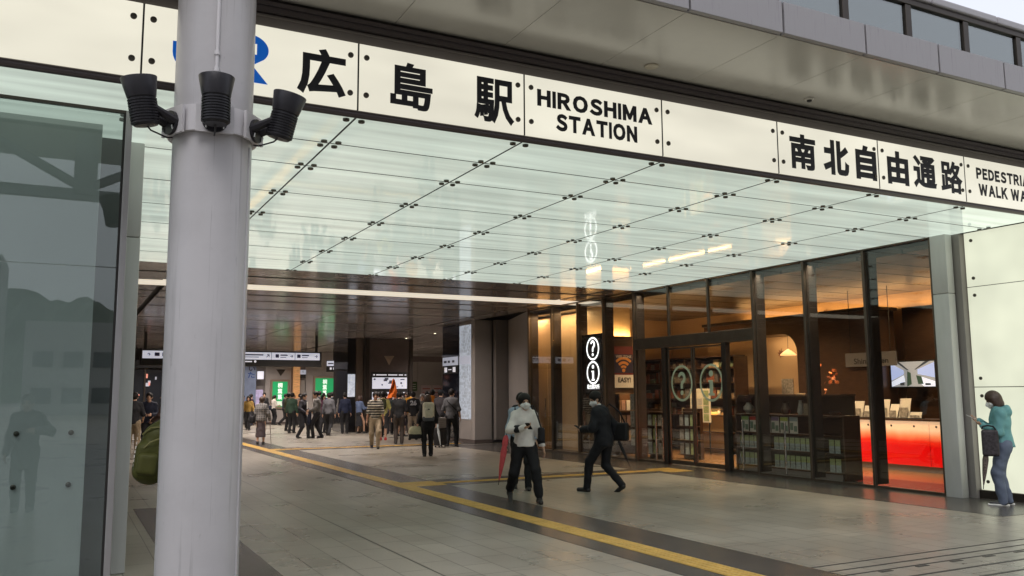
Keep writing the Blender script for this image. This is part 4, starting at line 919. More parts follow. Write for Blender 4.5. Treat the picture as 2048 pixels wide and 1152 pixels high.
for x0, lab in ((19.85, 'pale pink notice on the recess wall left of its twin'), (20.62, 'pale pink notice on the recess wall right of its twin')):
    t = thing('pink_notice', lab, 'notice', (x0, 50.5, 1.5), 0, 'pink notices on the recess wall')
    MB().box(x0, x0 + .7, 50.56, 50.599, 1.2, 2.2).build('sheet', mat('pink_white_sheet', (.55, .45, .45), .5), t)
    o = MB().box(x0 + .1, x0 + .6, 50.553, 50.559, 1.95, 2.02)
    for z in (1.4, 1.55, 1.7): o.box(x0 + .1, x0 + .6, 50.553, 50.559, z, z + .06)
    o.build('red_print', mat('notice_red', (.40, .12, .12), .5), t)
tag(MB().bbox(17.0, 20.6, 47, 47.5, 3.52, 3.84, .01).build('ceiling_duct', M_brown), 'dark brown box hanging below the recess ceiling at the back', 'duct')
# left store front in the far distance
st = thing('store_front', 'dark glazed store front with small lights at the far left of the hall', 'store front', (4, 49, 0))
MB().box(.7, 8.5, 48.6, 48.62, .1, 3.0).build('glazing', mat('dark_glazing', (.02, .022, .028), .06), st)
for k in range(9): MB().box(.9 + k * .95 - .04, .9 + k * .95 + .04, 48.5, 48.599, 0.004, 3.1).build('mullion', M_bronze_d, st)
MB().box(.7, 8.55, 48.5, 48.7, 3.101, 3.5).build('fascia', mat('store_fascia', (.04, .042, .05), .3), st)
random.seed(11)
for k in range(16):
    x = random.uniform(2.6, 5.2); z = random.uniform(1.3, 2.8)
    MB().box(x, x + random.uniform(.06, .2), 48.585, 48.599, z, z + random.uniform(.08, .3)).build('lit_display', [M_lsign2, emat('shop_pink', (.8, .3, .22), .6), M_lsign2][k % 3], st)
# big hanging sign
hs_ = thing('hanging_sign', 'long black hanging sign with a lit white upper band of directions', 'sign', (6.2, 36.5, 3.1))
MB().bbox(2.62, 9.75, 36.42, 36.7, 2.83, 3.46, .01).build('casing', M_dark, hs_)
for a, b in ((2.68, 4.4), (4.42, 6.2), (6.22, 7.62), (7.64, 8.60), (8.62, 9.66)):
    MB().box(a, b, 36.405, 36.419, 3.11, 3.41).build('lit_panel', M_lsign, hs_)
for x in (2.78, 9.55): MB().box(x - .05, x + .05, 36.5, 36.6, 3.461, 4.15).build('hanger', M_dark, hs_)
for ch, x in (('↑', 2.85), ('↗', 7.42), ('→', 8.40), ('→', 9.44)): letters('arrow', ch, M_ink, hs_, (x, 36.403, 3.2), (1, 0, 0), (0, 0, 1), .13, .13, .02)
o = MB()
for x, w in ((3.12, .18), (3.4, .16), (3.7, .5), (6.4, .9), (7.8, .14), (8.0, .3), (8.9, .3), (8.7, .14), (4.6, .9), (5.9, .14)):
    if w > .2: o.box(x, x + w, 36.398, 36.404, 3.28, 3.33).box(x, x + w * .8, 36.398, 36.404, 3.2, 3.225)
    else: o.box(x, x + w, 36.398, 36.404, 3.2, 3.34)
o.build('pictogram', mat('sign_ink_blue', (.05, .06, .16), .5), hs_)
o = MB().box(6.22, 6.38, 36.412, 36.418, 2.95, 3.08).box(6.5, 6.85, 36.412, 36.418, 3.0, 3.05).lathe((6.98, 36.419, 3.03), (0, -1, 0), [(0, .05), (.006, .05)], 12); o.build('white_mark', M_icon, hs_)
h2 = thing('hanging_sign', 'short black hanging sign on two rods turned towards the left', 'sign', (13.2, 46, 3.2))
for nm, mb, mm in (('casing', MB().bbox(-.6, .6, -.1, .1, -.32, .30, .008), M_dark), ('lit_panel', MB().box(-.57, .57, -.112, -.101, .0, .27), M_lsign), ('hanger', MB().box(-.25, -.2, -.03, .03, .301, .95), M_dark), ('hanger', MB().box(.0, .05, -.03, .03, .301, .95), M_dark),
                   ('icon', MB().box(-.4, -.3, -.108, -.101, -.2, -.08).box(-.22, -.12, -.108, -.101, -.2, -.08).box(.0, .1, -.108, -.101, -.2, -.08), M_icon), ('ink_mark', MB().box(-.5, -.2, -.118, -.1125, .1, .16).box(-.1, .3, -.118, -.1125, .1, .16), M_ink)):
    o = mb.build(nm, mm); o.parent = h2
h2.rotation_euler = (0, 0, R(-32))

# ================================================================= THE TOWN BEHIND THE CAMERA (seen in the reflections)
def hillmesh():
    mb = MB(); n = 260; vs = []; fs = []
    for i in range(n + 1):
        x = -420 + 840 * i / n
        for j in range(7):
            t = j / 6; ridge = 37 - 8 * math.sin(x / 30) + 1.5 * math.sin(x / 7) + 1.0 * math.sin(x / 2.9)
            vs.append((x, -230 - 110 * t, max(-1, ridge * math.sin(t * math.pi / 2) ** 1.2 + random.uniform(-1.5, 1.5) * (j > 0)) - (1.5 if j == 0 else 0)))
    for i in range(n):
        for j in range(6): a = i * 7 + j; fs.append((a, a + 1, a + 8, a + 7))
    mb.add(vs, fs); return mb
struct(hillmesh().build('hill', mat('wooded_hill', (.035, .06, .03), .9, var=.5, vs=.12, bump=.8, bs=.4), smooth=False))
struct(MB().box(-600, 600, -600, -150.01, -1, -.02).build('ground', mat('town_ground', (.12, .12, .115), .8, var=.2, vs=.02)))
random.seed(5)
for k in range(11):
    x = -75 + k * 16 + random.uniform(-3, 3); w = random.uniform(9, 14); h = random.uniform(7, 17); y = -75 - random.uniform(0, 30)
    tone = random.choice([(.42, .41, .39), (.34, .33, .33), (.5, .48, .45)]); tn = {.42: 'grey', .34: 'dark grey', .5: 'cream'}[tone[0]]
    t = thing('town_building', 'distant %s town building number %s of the street across the plaza' % (tn, ['one', 'two', 'three', 'four', 'five', 'six', 'seven', 'eight', 'nine', 'ten', 'eleven'][k]), 'building', (x, y, 0), 0, 'town buildings across the plaza')
    o = MB().box(-w / 2, w / 2, -5, 5, 0, h).build('wall', mat('town_wall_' + tn.replace(' ', '_'), tone, .7, var=.1, vs=.3)); o.parent = t
    wn = MB(); nf = int(h / 3.2)
    for f in range(nf):
        for q in range(int(w / 2.4)): wn.box(-w / 2 + .7 + q * 2.4, -w / 2 + 2.3 + q * 2.4, 5.001, 5.06, f * 3.2 + 1, f * 3.2 + 2.4)
    o = wn.build('window', mat('town_window', (.05, .06, .07), .1)); o.parent = t; o['kind'] = 'stuff'
M_dsteel = mat('grey_steelwork', (.42, .42, .43), .5)
pc = thing('plaza_canopy', 'grey steel plaza canopy with a branching column behind the viewer', 'canopy', (0, -14, 0))
MB().box(-34, 34, -24, -6.0, 11.6, 11.9).build('roof', M_dsteel, pc)  # roof spread wider than the reflected canopy to hold back skylight
MB().bbox(-30, 26, -14.12, -13.88, 7.85, 8.2, .02).build('beam', M_dsteel, pc)
for x in (-14, .3, 14):
    c = MB().tube([(x, -14, 8.0), (x, -14, 11.6)], .34, 20).tube([(x, -13.9, 8.2), (x - 6.2, -13.9, 11.5)], .15, 10).tube([(x, -13.9, 8.2), (x + 6.2, -13.9, 11.5)], .15, 10)
    c.build('branching_column', M_dsteel, pc, smooth=True)
for x in (-21, -7.5, 7, 21): MB().tube([(x, -14, 0), (x, -14, 7.75)], .3, 16).build('column', M_dsteel, pc, smooth=True)
for x in (-6, 6): MB().box(x - 3, x + 3, -13.2, -13.1, 11.5, 11.59).build('lit_tube', emat('canopy_lamp', (1, .97, .9), 2.0), pc)

# ================================================================= PEOPLE
class SDF:
    """smooth union of tapered limbs on a grid, turned into one closed surface"""
    def __init__(s, h): s.h = h; s.ops = []; s.fold = 0
    def cone(s, a, b, ra, rb, k=.02, sc=None): s.ops.append(('c', np.array(a, float), np.array(b, float), ra, rb, k, sc)); return s
    def ell(s, c, r, k=.02, rot=0., op='u'): s.ops.append(('e' + op, np.array(c, float), np.array(r, float), k, rot)); return s
    def cut(s, n, d): s.ops.append(('x', np.array(n, float), d)); return s         # keep n.p < d
    def boxr(s, c, r, rd, k=.01, rot=None): s.ops.append(('b', np.array(c, float), np.array(r, float), rd, k, rot)); return s
    def bounds(s):
        lo = np.full(3, 9.); hi = np.full(3, -9.)
        for o in s.ops:
            if o[0] == 'c': m = max(o[3], o[4]); lo = np.minimum(lo, np.minimum(o[1], o[2]) - m); hi = np.maximum(hi, np.maximum(o[1], o[2]) + m)
            elif o[0] == 'eu': m = o[2].max() if o[4] else o[2]; lo = np.minimum(lo, o[1] - m); hi = np.maximum(hi, o[1] + m)
            elif o[0] == 'b': m = np.linalg.norm(o[2]) if o[5] is not None else o[2]; lo = np.minimum(lo, o[1] - m); hi = np.maximum(hi, o[1] + m)
        return lo - 3 * s.h - .03, hi + 3 * s.h + .03
    def mesh(s):
        h = s.h; lo, hi = s.bounds(); n = np.ceil((hi - lo) / h).astype(int) + 1
        f = np.full(n, 1., np.float32); ax = [lo[i] + h * np.arange(n[i]) for i in range(3)]
        for o in s.ops:
            if o[0] == 'x':
                g = o[1][0] * ax[0][:, None, None] + o[1][1] * ax[1][None, :, None] + o[1][2] * ax[2][None, None, :] - o[2]
                f = np.maximum(f, g.astype(np.float32)); continue
            if o[0] == 'c': k = o[5]; m = max(o[3], o[4]) * (max(1, 1 / min(o[6])) if o[6] else 1) + k + 2 * h; a0 = np.minimum(o[1], o[2]) - m; b0 = np.maximum(o[1], o[2]) + m
            elif o[0][0] == 'e': k = o[3]; m = o[2].max() + k + 2 * h; a0 = o[1] - m; b0 = o[1] + m
            else: k = o[4]; m = np.linalg.norm(o[2]) + k + 2 * h; a0 = o[1] - m; b0 = o[1] + m
            i0 = np.clip(((a0 - lo) / h).astype(int), 0, n); i1 = np.clip(((b0 - lo) / h).astype(int) + 2, 0, n)
            if (i1 <= i0).any(): continue
            sl = tuple(slice(i0[i], i1[i]) for i in range(3))
            P = np.stack(np.meshgrid(*[ax[i][sl[i]] for i in range(3)], indexing='ij'), -1)
            if o[0] == 'c':
                A, B = o[1], o[2]; Q = P - A; D = B - A
                if o[6]: w = np.array(o[6]); Q = Q * w; D = D * w
                t = np.clip((Q @ D) / max(D @ D, 1e-9), 0, 1); g = np.linalg.norm(Q - t[..., None] * D, axis=-1) - (o[3] + (o[4] - o[3]) * t)
            elif o[0][0] == 'e':
                Q = P - o[1]
                if o[4]: c, q = math.cos(o[4]), math.sin(o[4]); Q = np.stack([Q[..., 0], Q[..., 1] * c + Q[..., 2] * q, -Q[..., 1] * q + Q[..., 2] * c], -1)
                r = np.linalg.norm(Q / o[2], axis=-1); g = (r - 1) * o[2].min()
            else:
                Q = P - o[1]
                if o[5] is not None: Q = Q @ o[5]
                q = np.abs(Q) - (o[2] - o[3]); g = np.linalg.norm(np.maximum(q, 0), axis=-1) + np.minimum(q.max(-1), 0) - o[3]
            v = f[sl]; g = g.astype(np.float32)
            if o[0] == 'es':
                hh = np.clip(.5 - .5 * (v + g) / k, 0, 1); f[sl] = v * (1 - hh) - g * hh + k * hh * (1 - hh)
            else:
                hh = np.clip(.5 + .5 * (v - g) / k, 0, 1); f[sl] = v * (1 - hh) + g * hh - k * hh * (1 - hh)
        if s.fold:
            X, Y_, Z_ = (a.reshape([-1 if i == d else 1 for i in range(3)]) for d, a in enumerate(ax))
            ph_ = s.fold * 997 % 6.28
            f = (f + s.fold * (np.sin(31 * Z_ + 17 * X + 3.2 * np.sin(13 * X + 9 * Y_ + ph_)) * np.sin(9 * Z_ - 15 * Y_ + 2 * np.sin(11 * X + ph_)) + .5 * np.sin(52 * X + 28 * Z_ + 30 * Y_ + ph_))).astype(np.float32)
        return nets(f, lo, h)
def nets(f, lo, h):
    f[0] = f[-1] = 1; f[:, 0] = f[:, -1] = 1; f[:, :, 0] = f[:, :, -1] = 1
    s = f < 0; C = [(i, j, k) for i in (0, 1) for j in (0, 1) for k in (0, 1)]
    sh = tuple(d - 1 for d in f.shape); cnt = np.zeros(sh, np.int8)
    for i, j, k in C: cnt += s[i:i + sh[0], j:j + sh[1], k:k + sh[2]]
    idx = np.argwhere((cnt > 0) & (cnt < 8)); acc = np.zeros((len(idx), 3)); num = np.zeros(len(idx))
    F8 = {c: f[idx[:, 0] + c[0], idx[:, 1] + c[1], idx[:, 2] + c[2]] for c in C}
    for a in C:
        for d in range(3):
            if a[d]: continue
            b = list(a); b[d] = 1; b = tuple(b); va, vb = F8[a], F8[b]; m = (va < 0) != (vb < 0)
            t = np.where(m, va / np.where(m, va - vb, 1), 0); p = np.tile(np.array(a, float), (len(idx), 1)); p[:, d] += t
            acc[m] += p[m]; num[m] += 1
    V = lo + h * (idx + acc / num[:, None]); ID = np.full(sh, -1, np.int64); ID[tuple(idx.T)] = np.arange(len(idx)); Q = []
    for d in range(3):
        e = [slice(None)] * 3; g = [slice(None)] * 3; e[d] = slice(0, -1); g[d] = slice(1, None)
        S0, S1 = s[tuple(e)], s[tuple(g)]; W_ = np.argwhere(S0 != S1); u, v = (d + 1) % 3, (d + 2) % 3
        W_ = W_[(W_[:, u] > 0) & (W_[:, v] > 0)]; fl = S0[tuple(W_.T)]
        def at(du, dv): q = W_.copy(); q[:, u] -= du; q[:, v] -= dv; return ID[tuple(q.T)]
        q = np.stack([at(1, 1), at(0, 1), at(0, 0), at(1, 0)], 1); q[~fl] = q[~fl][:, ::-1]; Q.append(q)
    return V, np.concatenate(Q)
def sdf_obj(name, sdf, mats, parent, pick=None, smooth_it=1):
    V, Q = sdf.mesh()
    me = bpy.data.meshes.new(name); me.vertices.add(len(V)); me.vertices.foreach_set('co', V.astype(np.float32).ravel())
    me.loops.add(Q.size); me.loops.foreach_set('vertex_index', Q.astype(np.int32).ravel())
    me.polygons.add(len(Q)); me.polygons.foreach_set('loop_start', np.arange(0, Q.size, 4, dtype=np.int32)); me.polygons.foreach_set('loop_total', np.full(len(Q), 4, np.int32))
    mats = mats if isinstance(mats, list) else [mats]
    for m in mats: me.materials.append(m)
    if pick is not None: me.polygons.foreach_set('material_index', pick(V[Q].mean(1)).astype(np.int32))
    me.polygons.foreach_set('use_smooth', np.ones(len(Q), bool)); me.update(calc_edges=True); me.validate()
    o = bpy.data.objects.new(name, me); COL.objects.link(o); o.parent = parent; return o
def ik(a, c, l1, l2, hint):
    a = np.array(a, float); c = np.array(c, float); d = c - a; L = np.linalg.norm(d); d = d / max(L, 1e-6); L = min(L, (l1 + l2) * .998); c = a + d * L
    x = (l1 * l1 - l2 * l2 + L * L) / (2 * L); hh = math.sqrt(max(l1 * l1 - x * x, 0)); hint = np.array(hint, float); p = hint - d * (hint @ d); p /= max(np.linalg.norm(p), 1e-6)
    return a + d * x + p * hh, c
def cloth(name, col, rough=.75, stripes=None, **kw):
    m = mat('cloth_' + name, col, rough, var=kw.pop('var', .14), vs=kw.pop('vs', 22), bump=.25, bs=kw.pop('bs', 26), spec=.25)
    if stripes and 'done' not in m:
        m['done'] = 1; n = m.node_tree.nodes; l = m.node_tree.links; b = n['Principled BSDF']; tc = n.new('ShaderNodeTexCoord'); sp = n.new('ShaderNodeSeparateXYZ'); l.new(tc.outputs['Object'], sp.inputs[0])
        def wave(ax, per, duty):
            q = n.new('ShaderNodeMath'); q.operation = 'MULTIPLY'; q.inputs[1].default_value = 1 / per; l.new(sp.outputs[ax], q.inputs[0])
            r = n.new('ShaderNodeMath'); r.operation = 'FRACT'; l.new(q.outputs[0], r.inputs[0]); t = n.new('ShaderNodeMath'); t.operation = 'LESS_THAN'; t.inputs[1].default_value = duty; l.new(r.outputs[0], t.inputs[0]); return t.outputs[0]
        fac = wave('Z', stripes[1], stripes[2])
        if len(stripes) > 3:
            w2 = wave('X', stripes[1], stripes[2]); q = n.new('ShaderNodeMath'); q.operation = 'MAXIMUM'; l.new(fac, q.inputs[0]); l.new(w2, q.inputs[1]); fac = q.outputs[0]
        mx = n.new('ShaderNodeMix'); mx.data_type = 'RGBA'; mx.inputs['A'].default_value = (*col, 1); mx.inputs['B'].default_value = (*stripes[0], 1); l.new(fac, mx.inputs['Factor']); l.new(mx.outputs['Result'], b.inputs['Base Color'])
    return m
M_skin = mat('skin', (.52, .31, .21), .5, var=.05, vs=8); M_skin2 = mat('tanned_skin', (.38, .20, .125), .5, var=.05, vs=8)
M_eye = mat('dark_eye', (.02, .015, .012), .3); M_lip = mat('lip', (.36, .13, .11), .45)
M_hair = mat('black_hair', (.009, .007, .0065), .55, bump=.5, bs=90, stretch=(1, 1, .25), spec=.25); M_hairb = mat('brown_hair', (.045, .022, .014), .45, bump=.5, bs=90, stretch=(1, 1, .25)); M_hairg = mat('grey_hair', (.22, .21, .20), .5, bump=.5, bs=90)
M_mask = mat('white_mask', (.72, .72, .72), .7)
def hand(s, w, d, n, side, curl, sz=1.):
    """palm, four unequal bent fingers and a thumb; w wrist, d towards the fingers, n palm normal, side +1/-1 to where the thumb lies"""
    d = np.array(d, float); d /= np.linalg.norm(d); n = np.array(n, float); n -= d * (n @ d); n /= max(np.linalg.norm(n), 1e-6); t = np.cross(d, n) * side
    w = np.array(w, float)
    for k, o in enumerate((.030, .011, -.009, -.028)):
        kn = w + d * (.088 - .004 * abs(k - 1)) * sz + t * o * sz; s.cone(w + d * .015 * sz + t * o * .6 * sz, kn, .017 * sz, .0125 * sz, .012)
        L = (.040, .046, .043, .033)[k] * sz; a = curl * (.55 + .12 * k); d1 = d * math.cos(a) + n * math.sin(a); p1 = kn + d1 * L; d2 = d * math.cos(2.1 * a) + n * math.sin(2.1 * a); p2 = p1 + d2 * L * .85
        s.cone(kn, p1, .0100 * sz, .0090 * sz, .006).cone(p1, p2, .0090 * sz, .0074 * sz, .006)
    b = w + d * .03 * sz + t * .028 * sz; e = b + (d * .62 + t * .62 + n * .45 * curl) * .042 * sz; s.cone(b, e, .0145 * sz, .0108 * sz, .01); s.cone(e, e + (d * .85 + t * .18 + n * .5 * curl) * .034 * sz, .0105 * sz, .0085 * sz, .006)
def person(label, x, y, face, H=1.68, feet=None, hands=None, lean=0., look=(0, 0), top=None, bottom=None, shoe=None, hair=None, style='short', skin=None, sleeve=1., hem=.86, leg=1., skirt=0., bulk=1., mask=False, group='people in the station hall', h=.016, cap=None, hood=None, collar=None, palms=None, curl=(.5, .5), cuffs=None, hems_loose=0., shoulders=1., legw=1.04):
    """builds one standing or walking figure facing `face` degrees (0 = away from the entrance, along +y). feet/hands are targets in the figure's own frame."""
    t = thing('person', label, 'person', (x, y, 0), R(-face), group)
    q = H / 1.70; skin = skin or M_skin; top = top or cloth('black', (.02, .02, .022)); bottom = bottom or cloth('black2', (.016, .016, .018)); shoe = shoe or mat('black_shoe', (.015, .014, .014), .4); hair = hair or M_hair
    V3 = lambda a, b, c: np.array([a, b, c], float)
    feet = feet or ((-.10, .0, 0, 0), (.10, .02, 0, 0)); hands = hands or ((-.27, .05, .76), (.27, .05, .76))
    hipz = .925 * q
    lift = 0
    for sgn, f in zip((-1, 1), feet):        # drop the pelvis until both legs reach
        fx, fy, fz = f[0], f[1], f[2]; reach = .835 * q; dx = fx - sgn * .09; hipz = min(hipz, fz + .085 + math.sqrt(max(reach ** 2 - dx ** 2 - fy ** 2, .3)))
    hip = V3(0, 0, hipz); cz = hipz + .37 * q; ch = V3(0, .36 * lean * q, cz); sh_z = hipz + .475 * q * math.cos(lean * .6); sh = V3(0, .48 * lean * q, sh_z)
    neck = sh + V3(0, .02 + .05 * lean, .050 * q); hd = neck + V3(0, .035 + .10 * lean, .138 * q)
    shw = .152 * q * shoulders
    legs = []; arms = []
    for sgn, f in zip((-1, 1), feet):
        a = hip + V3(sgn * .09 * q, 0, -.02); pitch = f[3]; toe = V3(0, math.cos(pitch), -math.sin(pitch)); an = V3(f[0], f[1], f[2] + .085 * q)
        kn, an = ik(a, an, .425 * q, .41 * q, (sgn * .08, 1, 0)); legs.append((a, kn, an, toe))
    for sgn, f in zip((-1, 1), hands):
        a = sh + V3(sgn * shw, 0, -.015 * q); el, wr = ik(a, V3(*f[:3]), .285 * q, .25 * q, f[3] if len(f) > 3 else (sgn * .55, -1, -.35)); arms.append((a, el, wr))
    # ---- body: one continuous surface
    B = SDF(h)
    yw = R(look[0]); pt = R(look[1]); fw = V3(math.sin(yw) * math.cos(pt), math.cos(yw) * math.cos(pt), math.sin(pt)); upv = V3(-math.sin(yw) * math.sin(pt), -math.cos(yw) * math.sin(pt), math.cos(pt)); rt = np.cross(fw, upv)
    L = lambda a, b, c: hd + rt * a * q + fw * b * q + upv * c * q
    B.cone(neck - V3(0, 0, .05 * q), hd - V3(0, .01, .06 * q), .056 * q, .05 * q, .03)
    B.ell(L(0, -.005, .035), V3(.076, .094, .092) * q, .03).cone(L(0, .02, .01), L(0, .045, -.075), .066 * q, .040 * q, .03)
    B.cone(L(0, .085, .012), L(0, .108, -.022), .010 * q, .016 * q, .012)
    for sgn in (-1, 1): B.ell(L(sgn * .077, -.005, -.005), V3(.012, .022, .032) * q, .008)
    B.cone(hip + V3(0, 0, .02), ch, .125 * q, .135 * q, .05, (1 / 1.0, 1.25, 1)).cone(ch, sh - V3(0, 0, .03), .14 * q, .10 * q, .06, (.9, 1.2, 1))
    B.cone(arms[0][0], arms[1][0], .058 * q, .058 * q, .06)
    for a, kn, an, toe in legs:
        B.cone(a, kn, .085 * q, .056 * q, .04).cone(kn, an, .054 * q, .036 * q, .03); he = an - V3(0, 0, .045 * q); B.cone(he - toe * .03 * q, he + toe * .14 * q - V3(0, 0, .012), .035 * q, .026 * q, .03)
    palms = palms or ((1, 0, 0), (-1, 0, 0))
    for i, (sgn, (a, el, wr)) in enumerate(zip((-1, 1), arms)):
        B.cone(a, el, .05 * q, .041 * q, .03).cone(el, wr, .041 * q, .027 * q, .02)
        d = wr - el; hand(B, wr, d if len(hands[i]) < 5 else np.array(hands[i][4], float), palms[i], -sgn if False else 1 if np.cross(d, np.array(palms[i], float))[1] >= 0 else -1, curl[i], q)
    e0, e1, mo = L(-.033, .088, .012), L(.033, .088, .012), L(0, .085, -.058)
    def pick(c):
        r = np.zeros(len(c)); e = np.minimum(np.linalg.norm((c - e0) / (.017, .02, .010), axis=1), np.linalg.norm((c - e1) / (.017, .02, .010), axis=1)); r[e < 1.15] = 1
        r[np.linalg.norm((c - mo) / (.026, .03, .011), axis=1) < 1] = 2; return r
    sdf_obj('body', B, [skin, M_eye, M_lip], t, pick)
    # ---- top
    T = SDF(h); g = .016 * bulk
    T.cone(hip + V3(0, 0, .0), ch, .140 * q + g, .148 * q + g, .05, (1., 1.22, 1)).cone(ch, sh - V3(0, 0, .03), .150 * q + g, .105 * q + g, .06, (.9, 1.18, 1)).cone(arms[0][0], arms[1][0], .058 * q + g * .4, .058 * q + g * .4, .07)
    T.cone(neck - V3(0, 0, .04 * q), neck + V3(0, .0, -.005), .064 * q, .056 * q, .03)
    if hem < hipz - .02: T.cone(hip, V3(0, 0, hem - .05), .142 * q + g + hems_loose * .5, .145 * q + g + hems_loose, .06, (1., 1.15, 1))
    for a, el, wr in arms:
        T.cone(a, el if sleeve >= .5 else a + (el - a) * sleeve * 2, .054 * q + g * .7, .046 * q + g, .045)
        if sleeve > .5: T.cone(el, el + (wr - el) * (sleeve - .5) * 2, .046 * q + g, .033 * q + g * .9, .03)
    if hood: T.ell(neck + V3(0, -.125 * q, -.035), V3(.125, .075, .10) * q, .025); T.cone(neck + V3(-.07, .02, .0) * q, neck + V3(.07, .02, .0) * q, .045 * q, .045 * q, .04)
    T.cut((0, 0, -1), -hem); T.fold = .0055 if h < .013 else .004
    sdf_obj('top', T, top, t)
    if cuffs:
        K = SDF(h * .8)
        for a, el, wr in arms: p = el + (wr - el) * .55; dd = (wr - el) / np.linalg.norm(wr - el); K.cone(p - dd * .018, p + dd * .018, .046 * q + g, .044 * q + g, .005)
        for (a, el, wr), _ in zip(arms, (0, 1)):
            pass
        sdf_obj('sleeve_band', K, cuffs, t)
    if collar:
        K = SDF(h * .8); K.cone(neck + V3(0, -.005, -.012), neck + V3(0, 0, .018), .066 * q, .060 * q, .01); sdf_obj('collar', K, collar, t)
    # ---- bottom
    P = SDF(h)
    P.cone(hip + V3(-.045, -.005, -.01), hip + V3(.045, -.005, -.01), .122 * q, .122 * q, .05, (1, 1.0, 1)); P.cone(hip, hip + V3(0, 0, .06), .13 * q, .128 * q, .04, (1., 1.22, 1))
    if skirt: P.cone(hip - V3(0, 0, .02), V3(0, 0, skirt), .135 * q, .185 * q, .05, (1, 1.15, 1)).cut((0, 0, -1), -skirt - .01)
    else:
        for a, kn, an, toe in legs:
            P.cone(a + V3(0, -.012, 0), kn, .099 * q * legw, .072 * q * legw, .045)
            if leg > .5: P.cone(kn, kn + (an - kn) * min(1, (leg - .5) * 2) + (V3(0, 0, -.02) if leg >= 1 else 0), .072 * q * legw, (.058 if leg >= 1 else .062) * q * legw, .03)
    P.cut((0, 0, 1), hipz + .08); P.fold = .005
    sdf_obj('skirt' if skirt else 'trousers' if leg > .6 else 'shorts', P, bottom, t)
    # ---- shoes
    for a, kn, an, toe in legs:
        K = SDF(h * .8); he = an - V3(0, 0, .05 * q); side = np.cross(toe, (0, 0, 1)); upn = np.cross(side, toe)
        K.cone(an + V3(0, 0, -.01), he - toe * .015 * q, .046 * q, .044 * q, .03).cone(he - toe * .02 * q - V3(0, 0, .004), he + toe * .155 * q - upn * .006, .043 * q, .036 * q, .03, None)
        if all(abs(f[3]) < .05 for f in feet): K.cut((0, 0, -1), -.002)
        sdf_obj('shoe', K, shoe, t)
    # ---- hair or cap
    if style != 'none':
        K = SDF(h * .75); G = .018
        K.ell(L(0, -.012, .040), V3(.076 + G, .094 + G, .092 + G) * q, .02)
        if style in ('bob', 'long'):
            K.ell(L(0, -.03, -.03), V3(.098, .085, .10) * q, .05)
            for sgn in (-1, 1): K.cone(L(sgn * .072, .005, .02), L(sgn * .078, .0, -.11), .034 * q, .030 * q, .03)
        if style == 'long': K.cone(L(0, -.06, -.06), L(0, -.085, -.26), .080 * q, .055 * q, .05, None)
        if style == 'bob': K.ell(L(0, -.05, -.09), V3(.095, .065, .06) * q, .04)
        if style == 'pony': K.cone(L(0, -.105, .05), L(0, -.15, -.12), .04 * q, .02 * q, .03)
        if style in ('puffy', 'mop'): K.ell(L(0, -.025, .045), V3(.104, .115, .102) * q, .03)
        if style == 'mop': K.ell(L(0, -.045, -.015), V3(.088, .075, .075) * q, .03); K.cone(L(-.05, .082, .078), L(.05, .082, .078), .022 * q, .022 * q, .02); [K.cone(L(sg * .082, .03, .03), L(sg * .084, .03, -.02), .018 * q, .009 * q, .02) for sg in (-1, 1)]
        K.ell(L(0, .105, -.045 if style in ('short', 'puffy', 'pony', 'mop') else -.055), V3(.066, .085, .098) * q, .012, 0., 's')
        if style == 'short':
            K.ell(L(0, .04, -.15), V3(.12, .13, .09) * q, .02, 0., 's')
            for sgn in (-1, 1): K.ell(L(sgn * .09, .012, -.035), V3(.03, .035, .05) * q, .01, 0., 's')
        sdf_obj('hair', K, hair, t)
    if cap:
        K = SDF(h * .75); K.ell(L(0, -.01, .062), V3(.098, .115, .088) * q, .02).cone(L(0, .09, .062), L(0, .165, .045), .035 * q, .03 * q, .02, None); K.ell(L(0, 0, -.02), V3(.15, .2, .075) * q, .01, 0., 's'); sdf_obj('cap', K, cap, t)
    if mask:
        K = SDF(h * .6); K.cone(L(0, .062, -.032), L(0, .078, -.072), .046 * q, .038 * q, .02); K.cone(L(0, .095, -.012), L(0, .112, -.034), .020 * q, .026 * q, .02); K.cone(L(-.045, .05, -.045), L(.045, .05, -.045), .038 * q, .038 * q, .02); sdf_obj('mask', K, M_mask, t)
        Kt = MB()
        for sgn in (-1, 1): Kt.tube([L(sgn * .058, .07, -.025), L(sgn * .082, .0, .0)], .003, 6)
        o = Kt.build('mask_strap', M_mask); o.parent = t
    t['wrists'] = [list(map(float, a[2])) for a in arms]
    def world(p): p = np.array(p, float); c, s_ = math.cos(R(-face)), math.sin(R(-face)); return Vector((x + p[0] * c - p[1] * s_, y + p[0] * s_ + p[1] * c, p[2]))
    return dict(obj=t, arms=arms, neck=neck, hd=hd, sh=sh, hip=hip, ch=ch, q=q, w=world, L=L, face=face, x=x, y=y)
def carried(name, label, cat, p, loc, group=None):
    """a thing a person holds: its frame turns with the person"""
    return thing(name, label, cat, tuple(p['w'](loc)), R(-p['face']), group)
def part(mb, name, m, parent, smooth=True): o = mb.build(name, m, None, smooth); o.parent = parent; return o
